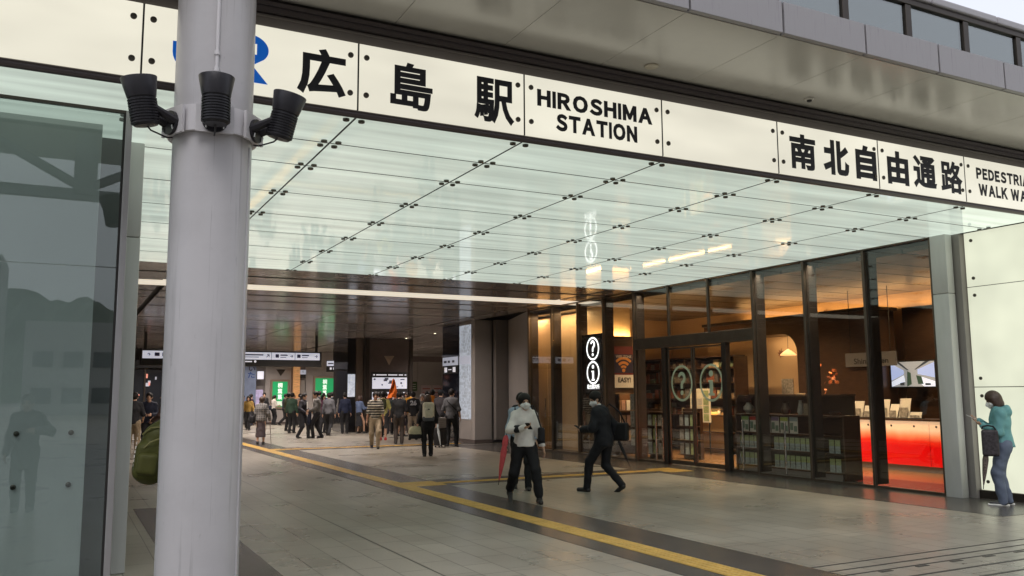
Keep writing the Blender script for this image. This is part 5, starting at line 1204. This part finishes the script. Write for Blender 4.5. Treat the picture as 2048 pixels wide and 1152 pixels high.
def backpack(p, label, m, m2=None, w=.15, hgt=.42, dep=.15, z=None, m3=None):
    c = p['ch'] + np.array([0, -.15 * p['q'] - dep * .5 - .02, (z if z is not None else .0)])
    t = carried('backpack', label, 'backpack', p, c, None)
    K = SDF(.012); K.boxr((0, 0, 0), (w, dep * .55, hgt / 2), .07, .02).boxr((0, -dep * .45, -hgt * .14), (w * .75, dep * .3, hgt * .27), .04, .02); sdf_obj('bag_body', K, m, t)
    for sg in (-1, 1):
        part(MB().tube([(sg * w * .6, dep * .4, hgt * .42), (sg * w * .68, dep * .5 + .14, hgt * .46), (sg * w * .75, dep * .5 + .30, hgt * .22), (sg * w * .85, dep * .5 + .16, -hgt * .30), (sg * w * .7, dep * .4, -hgt * .38)], .014, 8), 'strap', m2 or m, t)
    part(MB().tube([(-.03, .02, hgt * .49), (-.02, .0, hgt * .56), (.02, .0, hgt * .56), (.03, .02, hgt * .49)], .008, 8), 'carry_loop', m2 or m, t)
    part(MB().tube([(-w * .8, -dep * .35, hgt * .12), (-w * .75, -dep * .45, hgt * .36), (w * .75, -dep * .45, hgt * .36), (w * .8, -dep * .35, hgt * .12)], .005, 6), 'zip', m3 or M_dark, t)
    return t
def folded_umbrella(p, label, top, bot, m, handle=M_dark, r=.035, hook=True):
    a = p['w'](top); b = p['w'](bot); t = thing('umbrella', label, 'umbrella', a)
    d = (b - a)
    o = MB().tube([a + d * k for k in (.16, .20, .3, .34, .36, .45, .7, .92)], [r * .35, r * .8, r * .95, r * .75, r * .78, r, r * .7, r * .2], 14).build('folded_canopy', m, t, smooth=True)
    MB().tube([a + d * .1, a + d], .006, 8).build('shaft', M_steel if not hook else M_dark, t, smooth=True)
    u = Vector((d.y, -d.x, 0)); u = u.normalized() if u.length > 1e-4 else Vector((1, 0, 0)); zz = -d.normalized()
    MB().tube([a + d * .12, a, a + zz * .03 + u * .012, a + zz * .04 + u * .04, a + zz * .015 + u * .062], .011, 8).build('handle', handle, t, smooth=True)
    return t
NEAR = .0115; FAR = .0145
BLK = cloth('charcoal', (.02, .02, .023)); TRB = cloth('black_trouser', (.014, .014, .016)); NAVY = cloth('navy', (.018, .022, .04)); BEI = cloth('beige_trouser', (.30, .235, .155)); GRY = cloth('grey_shirt', (.10, .098, .10))
# 1 the woman with the mask
p = person('person in a cream anorak and white mask walking closer with a phone in hand', 6.37, 11.86, 200, 1.66, ((-.19, .22, 0, 0), (.20, -.26, .07, .75)), ((-.29, .02, .80), (.05, .28, 1.13, (.9, -.6, -.2), (-.8, .5, .25))), top=cloth('cream_anorak', (.74, .71, .68), .7, vs=5), bottom=TRB, style='puffy', mask=True, h=NEAR, hem=.84, bulk=1.0, shoulders=.93, look=(-6, -2), hood=True, cuffs=BLK, shoe=mat('black_boot', (.014, .013, .013), .45), leg=.93, palms=((1, 0, 0), (0, .2, 1)), curl=(.5, .75), group='people walking near the entrance', hems_loose=.02, legw=1.12)
w = p['arms'][1][2]
ph = carried('phone', 'dark smartphone in the hand of the masked walker', 'phone', p, w + np.array([-.07, .05, .03])); part(MB().bbox(-.036, .036, -.006, .006, -.075, .075, .004), 'casing', M_dark, ph); ph.rotation_euler = (R(-50), 0, R(-200 - 35)); part(MB().box(-.032, .032, .0062, .0066, -.068, .068), 'screen', mat('phone_screen', (.03, .03, .035), .1), ph)
folded_umbrella(p, 'folded coral red umbrella hanging from the arm of the masked walker', (.27, .10, 1.16), (.40, -.06, .26), cloth('coral', (.62, .10, .11), .6), r=.05)
bg_ = carried('shoulder_bag', 'small black shoulder bag at the side of the masked walker', 'bag', p, np.array([-.25, .06, 1.02])); K = SDF(.01); K.boxr((0, 0, 0), (.05, .10, .11), .03); sdf_obj('bag_body', K, BLK, bg_); part(MB().tube([(.0, .04, .10), (.07, .12, .28), (.12, .06, .44), (.14, -.06, .44), (.04, -.12, .2), (0, -.05, .1)], .012, 8), 'strap', BLK, bg_)
# 2 close behind
p = person('person in a pale blue shirt mostly hidden behind the masked walker', 7.16, 13.45, 203, 1.66, ((-.10, .18, 0, 0), (.10, -.2, .04, .5)), None, top=cloth('pale_blue', (.34, .42, .52)), bottom=TRB, h=NEAR, hem=.86, group='people walking near the entrance', style='short')
backpack(p, 'black backpack on the person in pale blue', BLK)
# 3 the man in the dark suit
p = person('person in a black suit and white collar striding away past the shop front', 8.16, 12.36, -32, 1.71, ((-.10, .28, 0, 0), (.11, -.27, .055, .7)), ((-.14, .32, 1.04), (.27, -.02, .86)), lean=.12, look=(-38, -24), top=cloth('black_suit', (.011, .012, .016), .65), bottom=cloth('suit_trouser', (.010, .010, .013), .65), h=NEAR, hem=.76, bulk=1.7, shoulders=1.08, collar=mat('white_collar', (.62, .62, .62), .6), group='people walking near the entrance', hems_loose=.015, mask=True)
bg_ = carried('briefcase', 'bulky black briefcase on the right of the person in the suit', 'briefcase', p, np.array([.30, -.13, .99])); K = SDF(.011); K.boxr((0, 0, 0), (.07, .19, .155), .035); sdf_obj('bag_body', K, cloth('black_nylon', (.012, .012, .013), .55), bg_); part(MB().tube([(0, -.14, .14), (-.05, -.06, .34), (-.16, .08, .48), (-.14, .16, .4), (0, .15, .13)], .014, 8), 'strap', BLK, bg_); part(MB().bbox(.071, .08, -.13, .13, -.11, .04, .004), 'front_pocket', cloth('black_pocket', (.02, .02, .021), .5), bg_)
folded_umbrella(p, 'folded black umbrella under the briefcase of the person in the suit', (.25, -.12, .93), (.30, -.34, .42), BLK, r=.03)
w = p['arms'][0][2]; ph = carried('phone', 'dark phone in the left hand of the person in the suit', 'phone', p, w + np.array([.0, .09, .03])); part(MB().bbox(-.036, .036, -.006, .006, -.07, .07, .004), 'casing', M_dark, ph); ph.rotation_euler = (R(-60), 0, R(32)); part(MB().box(-.032, .032, -.0066, -.0062, -.064, .064), 'screen', mat('phone_screen', (.03, .03, .035), .1), ph)
# 4 the woman in teal
p = person('person in a teal hooded jacket and jeans reading a phone by the lit wall', 12.20, 7.98, -37, 1.62, ((-.085, .05, 0, 0), (.085, -.03, 0, 0)), ((-.06, .24, 1.14, (-.6, -.8, -.7), (.2, .9, .5)), (.08, .28, 1.20, (.6, -.8, -.7), (-.2, .9, .4))), look=(0, -24), lean=.04, top=cloth('teal_jacket', (.125, .30, .32), .65, vs=5), bottom=cloth('blue_jeans', (.115, .14, .20), .8, vs=7), style='bob', hair=M_hairb, h=NEAR, hem=.84, bulk=1.2, hood=True, legw=1.16, shoe=mat('black_sneaker', (.02, .02, .022), .5), mask=True, palms=((.3, 0, 1), (-.3, 0, 1)), curl=(.5, .8), group='people walking near the entrance', hems_loose=.03)
ph = carried('phone', 'pale smartphone held by the person in the teal jacket', 'phone', p, np.array([.0, .38, 1.26])); part(MB().bbox(-.037, .037, -.075, .075, -.005, .005, .004), 'casing', mat('pale_phone', (.5, .48, .46), .3), ph); ph.rotation_euler = (R(28), 0, R(37)); part(MB().box(-.032, .032, -.068, .068, .0052, .0056), 'screen', mat('phone_screen', (.03, .03, .035), .1), ph)
for i, o in enumerate([c for c in p['obj'].children if c.name.startswith('shoe')]):
    f = ((-.085, .05), (.085, -.03))[i]
    part(MB().bbox(f[0] - .044, f[0] + .044, f[1] - .075, f[1] + .20, .0, .028, .012, seg=3), 'sole', mat('white_sole', (.6, .6, .58), .5), o)
bg_ = carried('tote_bag', 'dark patterned tote bag on the forearm of the person in teal', 'bag', p, np.array([-.235, .17, .90])); K = SDF(.011); K.boxr((0, 0, 0), (.04, .11, .19), .035, .01); sdf_obj('bag_body', K, mat('dark_floral', (.03, .024, .03), .6, var=.9, vs=26), bg_)
part(MB().tube([(0, -.08, .19), (0, -.05, .235), (0, .02, .25), (0, .08, .235), (0, .10, .19)], .012, 8), 'handle', BLK, bg_)
folded_umbrella(p, 'folded brown spotted umbrella in front of the patterned tote bag', (-.20, .20, 1.0), (-.21, .30, .24), mat('spotted_umbrella', (.10, .075, .065), .6, var=.95, vs=48), handle=mat('wood_handle', (.22, .11, .04), .4), r=.042)
# 5 left edge and behind the pillar
p = person('person in a black coat cut off by the left edge of the picture', -.437, 1.58, -8, 1.66, None, ((-.24, .12, .8), (.17, .24, 1.16, (.8, -.6, -.4))), top=BLK, bottom=TRB, h=NEAR, hem=.6, bulk=1.4, group='people at the edges of the picture')
p = person('person carrying an olive backpack behind the round pillar', .905, 7.62, 100, 1.72, None, None, top=BLK, bottom=TRB, h=NEAR, group='people at the edges of the picture')
bg_ = thing('backpack', 'tall olive green backpack with white marks showing beside the pillar', 'backpack', (.655, 7.45, 1.21)); bg_.rotation_euler = (0, R(6), R(-8)); K = SDF(.012); K.cone((0, 0, -.13), (.02, 0, .12), .128, .10, .05, (1., 1., 1)).cone((.02, 0, .12), (.10, 0, .27), .095, .055, .04).boxr((-.05, -.05, -.07), (.07, .09, .15), .06, .03)
sdf_obj('bag_body', K, cloth('olive', (.052, .055, .010), .6, vs=6), bg_); o = MB()
for k in range(9): o.box(-.126 + .002 * abs(k - 4), -.118, -.10 - .012 * (k % 2), -.075, -.15 + .034 * k, -.15 + .034 * k + .020)
part(o, 'white_mark', M_paper, bg_, False); K = SDF(.012); K.boxr((-.02, -.125, -.09), (.075, .045, .085), .035, .02); sdf_obj('front_pocket', K, cloth('olive_pocket', (.06, .062, .013), .6, vs=6), bg_); part(MB().tube([(-.09, -.06, .13), (-.03, -.10, .19), (.06, -.08, .2), (.13, -.02, .14)], .006, 6), 'zip', mat('olive_zip', (.16, .15, .05), .5), bg_); part(MB().tube([(-.06, -.14, .03), (-.02, -.152, .08), (.04, -.13, .11)], .006, 6), 'zip', mat('olive_zip', (.16, .15, .05), .5), bg_); part(MB().tube([(.05, -.05, .28), (.14, -.05, .33), (.22, -.02, .25)], .016, 8), 'strap', BLK, bg_)
person('person with beige trousers and black shirt seen from behind at the far left', 1.78, 26.2, 10, 1.73, None, ((-.2, .15, .95), (.22, .18, .98)), top=BLK, bottom=BEI, h=FAR, hem=.88, sleeve=.5)
person('person in navy beside the beige trousers at the far left', 2.28, 27.6, 190, 1.72, None, ((-.1, .25, 1.1), (.1, .25, 1.1)), top=NAVY, bottom=TRB, h=FAR)
person('person in a brown top partly hidden by the round pillar', 2.45, 24.6, -60, 1.74, None, ((-.1, .3, 1.0), (.1, .3, 1.05)), top=cloth('brown_top', (.07, .045, .04)), bottom=TRB, h=FAR)
# 6 the crowd
ST = dict(h=FAR)
person('person in a black and cream striped polo shirt and beige trousers walking closer', 8.62, 25.8, 196, 1.75, ((-.08, .24, 0, 0), (.09, -.22, .05, .6)), None, top=cloth('striped_polo', (.42, .38, .31), stripes=((.016, .016, .018), .078, .5)), bottom=BEI, h=NEAR, sleeve=.52, hem=.90, bulk=1.25, leg=1., skin=M_skin2)
p = person('person with brown hair in black carrying a white backpack, seen from behind', 8.72, 21.7, 18, 1.62, ((-.09, -.06, .0, 0), (.09, .10, 0, 0)), ((-.28, .04, .78), (.24, .12, .86)), top=BLK, bottom=TRB, style='bob', hair=M_hairb, h=NEAR)
t = backpack(p, 'cream white backpack with a grey base on the person in black', cloth('cream_bag', (.60, .58, .46), .6), BLK, .155, .46, .15, -.02); K = SDF(.011); K.boxr((0, 0, -.20), (.152, .10, .07), .05); sdf_obj('grey_base', K, cloth('grey_bag', (.09, .10, .115)), t); part(MB().bbox(-.025, .025, -.125, -.115, .03, .06, .003), 'badge', M_dark, t, False)
t = carried('tote_bag', 'pale yellow and black tote bag beside the person with the white backpack', 'bag', p, np.array([-.34, .05, .66])); K = SDF(.012); K.cone((-.02, 0, .0), (.06, 0, .0), .15, .15, .02, (1, 2.2, 1)).cut((0, 0, 1), .14); sdf_obj('bag_body', K, cloth('pale_yellow', (.52, .50, .34)), t); K = SDF(.012); K.boxr((.0, 0, -.13), (.17, .075, .065), .04); sdf_obj('black_base', K, BLK, t); part(MB().tube([(-.08, 0, .12), (-.02, 0, .22), (.06, 0, .12)], .010, 8), 'handle', BLK, t)
p = person('person in a grey T-shirt with a sling strap standing right of the crowd', 11.05, 25.5, 35, 1.80, ((-.12, -.02, 0, 0), (.14, .12, 0, 0)), ((-.2, .2, 1.02), (.27, .1, .92)), top=cloth('slate_tee', (.085, .085, .092)), bottom=TRB, h=NEAR, sleeve=.5, hem=.88, bulk=1.4, look=(35, -5))
t = carried('sling_bag', 'thin black sling strap across the back of the person in grey', 'bag', p, p['ch']); part(MB().tube([(-.15, -.04, .14), (-.08, -.185, .06), (.08, -.195, -.10), (.17, -.10, -.2), (.12, .10, -.14)], .016, 8), 'strap', BLK, t); K = SDF(.012); K.boxr((.15, .12, -.16), (.05, .08, .06), .03); sdf_obj('pouch', K, BLK, t)
p = person('person in a black jersey with the number 26 on the back', 11.36, 29.7, 20, 1.72, ((-.12, 0, 0, 0), (.12, .03, 0, 0)), ((-.22, .15, .95), (.22, .18, .98)), top=cloth('black_jersey', (.013, .013, .015)), bottom=cloth('tan_trouser', (.24, .19, .14)), h=FAR, sleeve=.75, hem=.86, bulk=1.5, leg=.85, skin=M_skin)
c = p['w'](p['ch'] + np.array([-.115, -.172, -.06])); xd = Vector((math.cos(R(-20)), math.sin(R(-20)), 0)); o = letters('number', '26', mat('jersey_number', (.30, .30, .32), .6), None, tuple(c), tuple(xd), (0, 0, 1), .24, .19, .05, .02); o.parent = p['obj']; o.matrix_parent_inverse = (Matrix.Translation(p['obj'].location) @ Matrix.Rotation(R(-20), 4, 'Z')).inverted()
p = person('person in black shorts with a dark green backpack in the crowd', 11.0, 30.3, 50, 1.64, ((-.1, 0, 0, 0), (.1, .06, 0, 0)), ((-.12, .3, 1.05), (.14, .3, 1.1)), top=BLK, bottom=BLK, leg=.55, style='short', **ST); backpack(p, 'dark green backpack in the middle of the crowd', cloth('bottle_green', (.012, .035, .032)), BLK)
p = person('person in a yellow shirt and red shoes behind the striped polo shirt', 10.35, 30.1, 20, 1.72, ((-.08, -.02, 0, 0), (.1, .05, 0, 0)), ((-.25, .1, .9), (.24, .15, .95)), top=cloth('lemon', (.50, .46, .16)), bottom=cloth('grey_shorts', (.06, .06, .065)), leg=.55, shoe=mat('red_shoe', (.45, .015, .02), .5), sleeve=.5, **ST); backpack(p, 'dark olive backpack on the person in yellow', cloth('dark_olive', (.05, .055, .03)), None, .12, .36, .12)
person('person with long brown hair and a denim blue blouse standing side on', 11.25, 35.8, 70, 1.62, ((-.09, .0, 0, 0), (.09, .2, 0, 0)), ((-.08, .35, 1.05), (.1, .33, 1.08)), top=cloth('denim_blue', (.11, .15, .26)), bottom=BLK, style='long', hair=M_hairb, skirt=.30, **ST)
p = person('person in a cream jacket and cap facing the viewer in the crowd', 12.06, 40.4, 200, 1.74, None, ((-.12, .26, .95), (.12, .26, .95)), top=cloth('cream_jacket', (.48, .40, .29)), bottom=cloth('grey_blue', (.10, .11, .15)), cap=cloth('grey_cap', (.20, .20, .20)), bulk=1.5, **ST)
t = carried('shopping_bag', 'yellow bag held low by the person in the cream jacket', 'bag', p, np.array([.26, .2, .78])); K = SDF(.014); K.cone((0, 0, -.08), (0, 0, .12), .14, .05, .02, (1, 1.8, 1)); sdf_obj('bag_body', K, cloth('mustard', (.60, .34, .03)), t); part(MB().tube([(-.04, 0, .14), (0, 0, .22), (.04, 0, .14)], .01, 6), 'handle', BLK, t)
person('tall person in dark clothes left of the cream jacket', 11.5, 40.2, 15, 1.80, None, ((-.15, .22, 1.0), (.2, .2, 1.0)), top=cloth('dark_teal', (.03, .045, .05)), bottom=TRB, **ST)
person('person in a grey blue shirt standing behind the cream jacket', 12.35, 43.5, -20, 1.80, None, None, top=cloth('grey_blue_shirt', (.11, .13, .16)), bottom=TRB, **ST)
p = person('person in shorts with hands behind the back seen from behind', 11.9, 42.4, 8, 1.76, ((-.16, 0, 0, 0), (.16, .02, 0, 0)), ((-.08, -.16, .98), (.08, -.16, .98)), top=NAVY, bottom=cloth('dark_shorts', (.03, .032, .04)), leg=.52, sleeve=.6, **ST)
person('person in black left of the person in shorts', 11.25, 42.2, -10, 1.82, None, ((-.15, .2, .98), (.15, .2, .98)), top=BLK, bottom=TRB, **ST)
p = person('person in a dark suit jacket and white shirt talking, coat over the arm', 8.25, 33.4, 130, 1.72, ((-.09, .2, 0, 0), (.10, -.15, .02, .3)), ((-.2, .25, 1.0), (.25, .22, .98)), top=cloth('dark_jacket', (.025, .025, .032)), bottom=cloth('dark_grey_trouser', (.035, .035, .042)), bulk=1.5, look=(15, 0), **ST)
o = MB().prism([(-.05, .0), (.05, .0), (.025, -.28), (-.025, -.28)], 'xz', .168, .185).build('shirt_front', M_paper); o.parent = p['obj']; o.location = (0, .0, p['sh'][2] - .0)
p = person('person in a grey shirt and black trousers with a dark coat over the arm', 8.72, 33.1, -75, 1.79, ((-.1, .12, 0, 0), (.1, -.2, .0, 0)), ((-.2, .27, 1.05), (.2, .2, 1.05)), top=cloth('mid_grey_shirt', (.12, .115, .11)), bottom=TRB, bulk=1.25, look=(-10, -4), **ST)
t = carried('coat', 'dark coat hanging over the arm of the person in the grey shirt', 'coat', p, np.array([-.12, .26, .92])); K = SDF(.014); K.cone((0, 0, .14), (0, .02, -.30), .08, .10, .03, (1, 1.3, 1)); sdf_obj('cloth', K, NAVY, t)
p = person('older person in a checked blouse and long grey skirt walking away with a cane', 5.98, 29.9, 22, 1.57, ((-.08, -.1, .02, .3), (.08, .08, 0, 0)), ((-.25, .05, .75), (.27, .12, .82)), lean=.1, top=cloth('checked_blouse', (.10, .095, .095), stripes=((.26, .25, .24), .075, .16, 1)), bottom=cloth('mauve_grey_skirt', (.085, .068, .075)), style='puffy', hair=M_hairb, skirt=.24, hem=.78, bulk=1.5, h=NEAR)
w = p['w'](p['arms'][1][2]); t = thing('cane', 'slim brown walking cane beside the older person', 'cane', w); MB().tube([w + Vector((.0, .0, .0)), Vector((w.x + .06, w.y - .02, .0))], .011, 8).build('shaft', M_wood, t, smooth=True); MB().tube([w + Vector((-.06, .02, .01)), w + Vector((.0, 0, .03)), w + Vector((.03, -.02, -.02))], .014, 8).build('handle', M_wood, t, smooth=True)
t = carried('handbag', 'black handbag on the arm of the older person', 'bag', p, np.array([-.27, -.04, .84])); K = SDF(.013); K.boxr((0, 0, 0), (.08, .16, .12), .05, .02); sdf_obj('bag_body', K, BLK, t); part(MB().tube([(0, -.1, .1), (.02, -.02, .26), (0, .08, .1)], .012, 8), 'strap', BLK, t)
person('person in a dark top standing at the far left end of the hall', 9.1, 48.5, 60, 1.70, None, ((-.2, .2, .9), (.2, .2, .9)), top=cloth('maroon_dark', (.04, .02, .025)), bottom=NAVY, **ST)
person('person in a black uniform standing beside the violet poster', 10.0, 49.3, 190, 1.76, None, None, top=BLK, bottom=TRB, **ST)
p = person('person in a white blouse and black trousers reading, far away', 10.47, 49.0, 75, 1.62, None, ((-.06, .3, 1.05), (.1, .28, 1.05)), top=cloth('white_blouse', (.48, .44, .40)), bottom=TRB, style='pony', sleeve=.6, **ST)
t = carried('handbag', 'navy bag hanging behind the person in the white blouse', 'bag', p, np.array([-.02, -.24, .95])); K = SDF(.014); K.boxr((0, 0, 0), (.07, .13, .12), .05); sdf_obj('bag_body', K, NAVY, t); part(MB().tube([(0, -.06, .1), (.04, .1, .40), (0, .08, .1)], .01, 6), 'strap', NAVY, t)
person('person in black walking past the smaller green poster with a hand to the face', 10.85, 48.0, 100, 1.76, ((-.1, .32, 0, 0), (.1, -.28, .05, .5)), ((-.12, .26, 1.40, (-.4, -.6, -.6)), (.2, .1, .8)), top=cloth('blue_black', (.018, .022, .032)), bottom=TRB, **ST)
person('person in brown behind the walker by the smaller green poster', 11.4, 48.5, 95, 1.66, ((-.1, .22, 0, 0), (.1, -.2, .03, .4)), ((-.12, .28, 1.1), (.14, .28, 1.1)), top=cloth('umber', (.10, .065, .045)), bottom=TRB, sleeve=.5, **ST)
p = person('person in a pale pink blouse in the middle of the crowd', 11.85, 32.5, 75, 1.74, ((-.1, .0, 0, 0), (.1, .15, 0, 0)), ((-.1, .3, 1.05), (.12, .28, 1.1)), top=cloth('pale_pink', (.46, .33, .31)), bottom=cloth('plum_shorts', (.05, .035, .05)), leg=.55, sleeve=.55, **ST)
p = person('person holding up an orange guide flag', 12.25, 34.2, 190, 1.68, None, ((-.2, .2, 1.0), (.12, .25, 1.30, (.7, -.5, -.5))), top=BLK, bottom=TRB, **ST)
w = p['w'](p['arms'][1][2]); t = thing('guide_flag', 'orange triangular guide flag raised above the crowd', 'flag', w); MB().tube([w + Vector((0, 0, -.15)), w + Vector((.02, 0, 1.02))], .008, 6).build('pole', M_paper, t)
V_ = []
for k in range(7):
    z = w.z + .98 - .75 * k / 6; hw = .02 + .24 * (k / 6) ** .9
    for j in range(7): a = (j / 6 - .5) * 2; V_.append((w.x + .02 + hw * a, w.y - .03 + .05 * math.sin(a * 4 + k), z - .05 * abs(a) * k / 6))
V2 = [(a, b + .008, c) for a, b, c in V_]; F_ = [(k * 7 + j, k * 7 + j + 1, k * 7 + j + 8, k * 7 + j + 7) for k in range(6) for j in range(6)]
F2 = [tuple(i + 49 for i in reversed(f)) for f in F_]; rim = [j for j in range(7)] + [k * 7 + 6 for k in range(1, 7)] + [42 + j for j in range(5, -1, -1)] + [k * 7 for k in range(5, 0, -1)]
MB().add(V_ + V2, F_ + F2 + [(rim[i], rim[(i + 1) % len(rim)], rim[(i + 1) % len(rim)] + 49, rim[i] + 49) for i in range(len(rim))]).build('cloth', cloth('flag_orange', (.75, .16, .02), .7), t, smooth=True)
person('person in an orange yellow shirt at the back of the crowd near the recess', 13.2, 34.8, 30, 1.76, None, None, top=cloth('amber', (.60, .28, .03)), bottom=TRB, sleeve=.5, **ST)
person('person with grey hair behind the jersey number', 12.42, 31.5, 200, 1.63, None, None, top=cloth('stone', (.20, .19, .18)), bottom=TRB, hair=M_hairg, style='puffy', **ST)
person('person with short black hair between the grey hair and the orange backpack', 12.95, 32.3, 10, 1.74, None, None, top=cloth('brown_check', (.12, .07, .05)), bottom=TRB, **ST)
p = person('person in brown with an orange backpack standing near the patterned column', 12.6, 30.9, 30, 1.80, None, None, top=cloth('rust_brown', (.12, .07, .035)), bottom=BLK, **ST); backpack(p, 'orange backpack near the patterned column', cloth('bag_orange', (.62, .20, .02)), BLK, .13, .36, .12, .06)
person('person in a dark cap standing just left of the grey T-shirt', 11.45, 27.4, 60, 1.78, None, ((-.15, .2, 1.0), (.15, .2, 1.0)), top=cloth('dusk', (.05, .045, .05)), bottom=TRB, cap=BLK, **ST)
person('person with auburn hair in a beige top beside the recess notices', 13.5, 36.2, -150, 1.72, None, None, top=cloth('sand', (.34, .25, .18)), bottom=TRB, style='bob', hair=M_hairb, **ST)
# luggage
def suitcase(name, label, x, y, rz, w, d, hgt, m):
    t = thing(name, label, 'suitcase', (x, y, 0), R(rz))
    part(MB().bbox(-w / 2, w / 2, -d / 2, d / 2, .06, .06 + hgt, .035, seg=3), 'shell', m, t)
    for a in (-1, 1):
        for b in (-1, 1): part(MB().lathe((a * w * .38 - .012, b * d * .3, .028), (1, 0, 0), [(0, .027), (.024, .027)], 12), 'wheel', M_dark, t)
    o = MB(); o.tube([(-w * .25, d * .3, .06 + hgt - .01), (-w * .25, d * .3, hgt + .42), (w * .25, d * .3, hgt + .42), (w * .25, d * .3, .06 + hgt - .01)], .009, 8); part(o, 'handle', M_steel, t)
    for k in range(3): part(MB().box(-w * .4 + k * w * .35, -w * .4 + k * w * .35 + .03, -d / 2 - .004, -d / 2 + .001, .12, hgt), 'rib', M_dark, t, False)
    return t
suitcase('suitcase', 'black suitcase under a grey striped bag beside the grey T-shirt', 10.55, 25.2, 30, .40, .24, .52, cloth('case_black', (.02, .02, .022), .4))
t = thing('travel_bag', 'pale grey pleated bag standing on the black suitcase', 'bag', (10.55, 25.2, .585), R(30)); K = SDF(.013); K.boxr((0, -.02, .17), (.20, .07, .165), .03); sdf_obj('bag_body', K, cloth('ash_pleated', (.26, .24, .23), stripes=((.17, .16, .155), .06, .3, 1)), t); part(MB().tube([(-.08, -.02, .33), (-.04, -.02, .42), (.04, -.02, .42), (.08, -.02, .33)], .009, 6), 'handle', BLK, t)
suitcase('suitcase', 'small dark suitcase standing alone near the copper strip', 11.0, 46.2, 10, .36, .24, .52, cloth('case_dark', (.025, .024, .026), .4))
q_ = dict(x=10.3, y=24.9, face=0, w=lambda c: Vector((10.3 + c[0], 24.9 + c[1], c[2])))
folded_umbrella(q_, 'folded clear white umbrella leaning on the black suitcase', (.05, .1, .86), (.12, -.05, .02), mat('milky_vinyl', (.55, .60, .64), .3), r=.04)

for lab, x, y, f, H_, tc, bc, st_, kw in (
    ('person in a dark green top behind the talking pair', 8.9, 38.0, 40, 1.72, (.03, .06, .04), (.02, .02, .022), 'short', {}),
    ('person in a plum coloured top left of the denim blouse', 10.1, 37.4, 160, 1.66, (.10, .03, .06), (.03, .03, .035), 'bob', {}),
    ('person in a white top far behind the striped polo shirt', 11.75, 44.5, 190, 1.70, (.42, .40, .38), (.03, .03, .04), 'short', {}),
    ('person in light grey between the yellow shirt and the dark green backpack', 11.0, 32.4, 15, 1.73, (.26, .25, .25), (.02, .02, .022), 'short', {}),
    ('person in a black cardigan facing the map', 12.6, 35.7, 0, 1.60, (.02, .02, .022), (.10, .08, .07), 'long', {}),
    ('person in khaki reading the map', 13.2, 35.9, -5, 1.74, (.12, .11, .07), (.04, .04, .05), 'short', {}),
    ('person in a tan coat beside the amber shirt', 13.6, 33.6, -20, 1.70, (.26, .17, .10), (.02, .02, .022), 'bob', {}),
    ('person in a rose top at the right end of the crowd', 13.25, 31.6, 215, 1.64, (.30, .13, .14), (.04, .03, .03), 'puffy', {}),
    ('person in a dark olive jacket at the left end of the waiting crowd', 9.3, 40.5, 60, 1.73, (.05, .055, .03), (.02, .02, .022), 'short', {}),
    ('person in a copper brown blouse near the copper strip', 10.9, 44.3, -30, 1.62, (.20, .09, .04), (.02, .02, .025), 'long', {}),
    ('person in graphite grey between the shorts and the denim blouse', 11.35, 38.6, 20, 1.76, (.06, .06, .065), (.02, .02, .022), 'short', {}),
    ('person in a midnight blue coat beside the kiosk column', 10.75, 36.2, 5, 1.70, (.015, .02, .045), (.02, .02, .022), 'short', {}),
    ('person in a mustard coloured top behind the older person', 7.9, 42.5, 200, 1.63, (.30, .19, .05), (.03, .03, .035), 'bob', {}),
    ('person in a smoke grey hoodie in the gap right of the talking pair', 9.7, 35.0, 30, 1.74, (.09, .09, .10), (.02, .02, .022), 'short', {}),
    ('person in a dark brown vest at the foot of the area map', 12.1, 34.9, 25, 1.72, (.07, .05, .03), (.03, .03, .03), 'short', {}),
    ('person in soft lilac among the dark coats by the map', 11.6, 33.6, -15, 1.60, (.28, .24, .34), (.03, .03, .035), 'bob', {}),
    ('person in indigo in front of the larger green poster', 12.9, 47.6, 10, 1.74, (.03, .035, .08), (.02, .02, .022), 'short', {}),
    ('person in an ash coloured shirt under the small turned sign', 13.6, 45.0, 170, 1.75, (.16, .155, .15), (.025, .025, .03), 'short', {}),
    ('person in a black parka between the striped polo and the white backpack', 10.05, 27.6, 25, 1.72, (.016, .016, .018), (.05, .04, .035), 'short', {}),
    ('person in a taupe shirt walking off at the far end left of the lift sign', 11.9, 49.0, 30, 1.72, (.13, .10, .085), (.03, .03, .035), 'short', {}),
    ('person in slate blue near the far end of the yellow path', 7.1, 44.0, 200, 1.74, (.06, .08, .12), (.02, .02, .022), 'short', {}),
    ('person in a burgundy top walking between the banner and the older person', 8.2, 46.0, 120, 1.66, (.14, .02, .03), (.02, .02, .025), 'bob', {})):
    stride = f in (120, 30, 200, 170)
    person(lab, x, y, f, H_, ((-.09, .22, 0, 0), (.09, -.22, .04, .5)) if stride else None, None if stride else random.choice([None, ((-.14, .24, 1.02), (.14, .24, 1.0)), ((-.26, .08, .8), (.13, .28, 1.12))]), top=cloth('crowd_' + lab.split()[3] + '_' + lab.split()[4], tc), bottom=cloth('crowd_b_%d' % int(bc[0] * 1000), bc), style=st_, bulk=1.25, **ST)
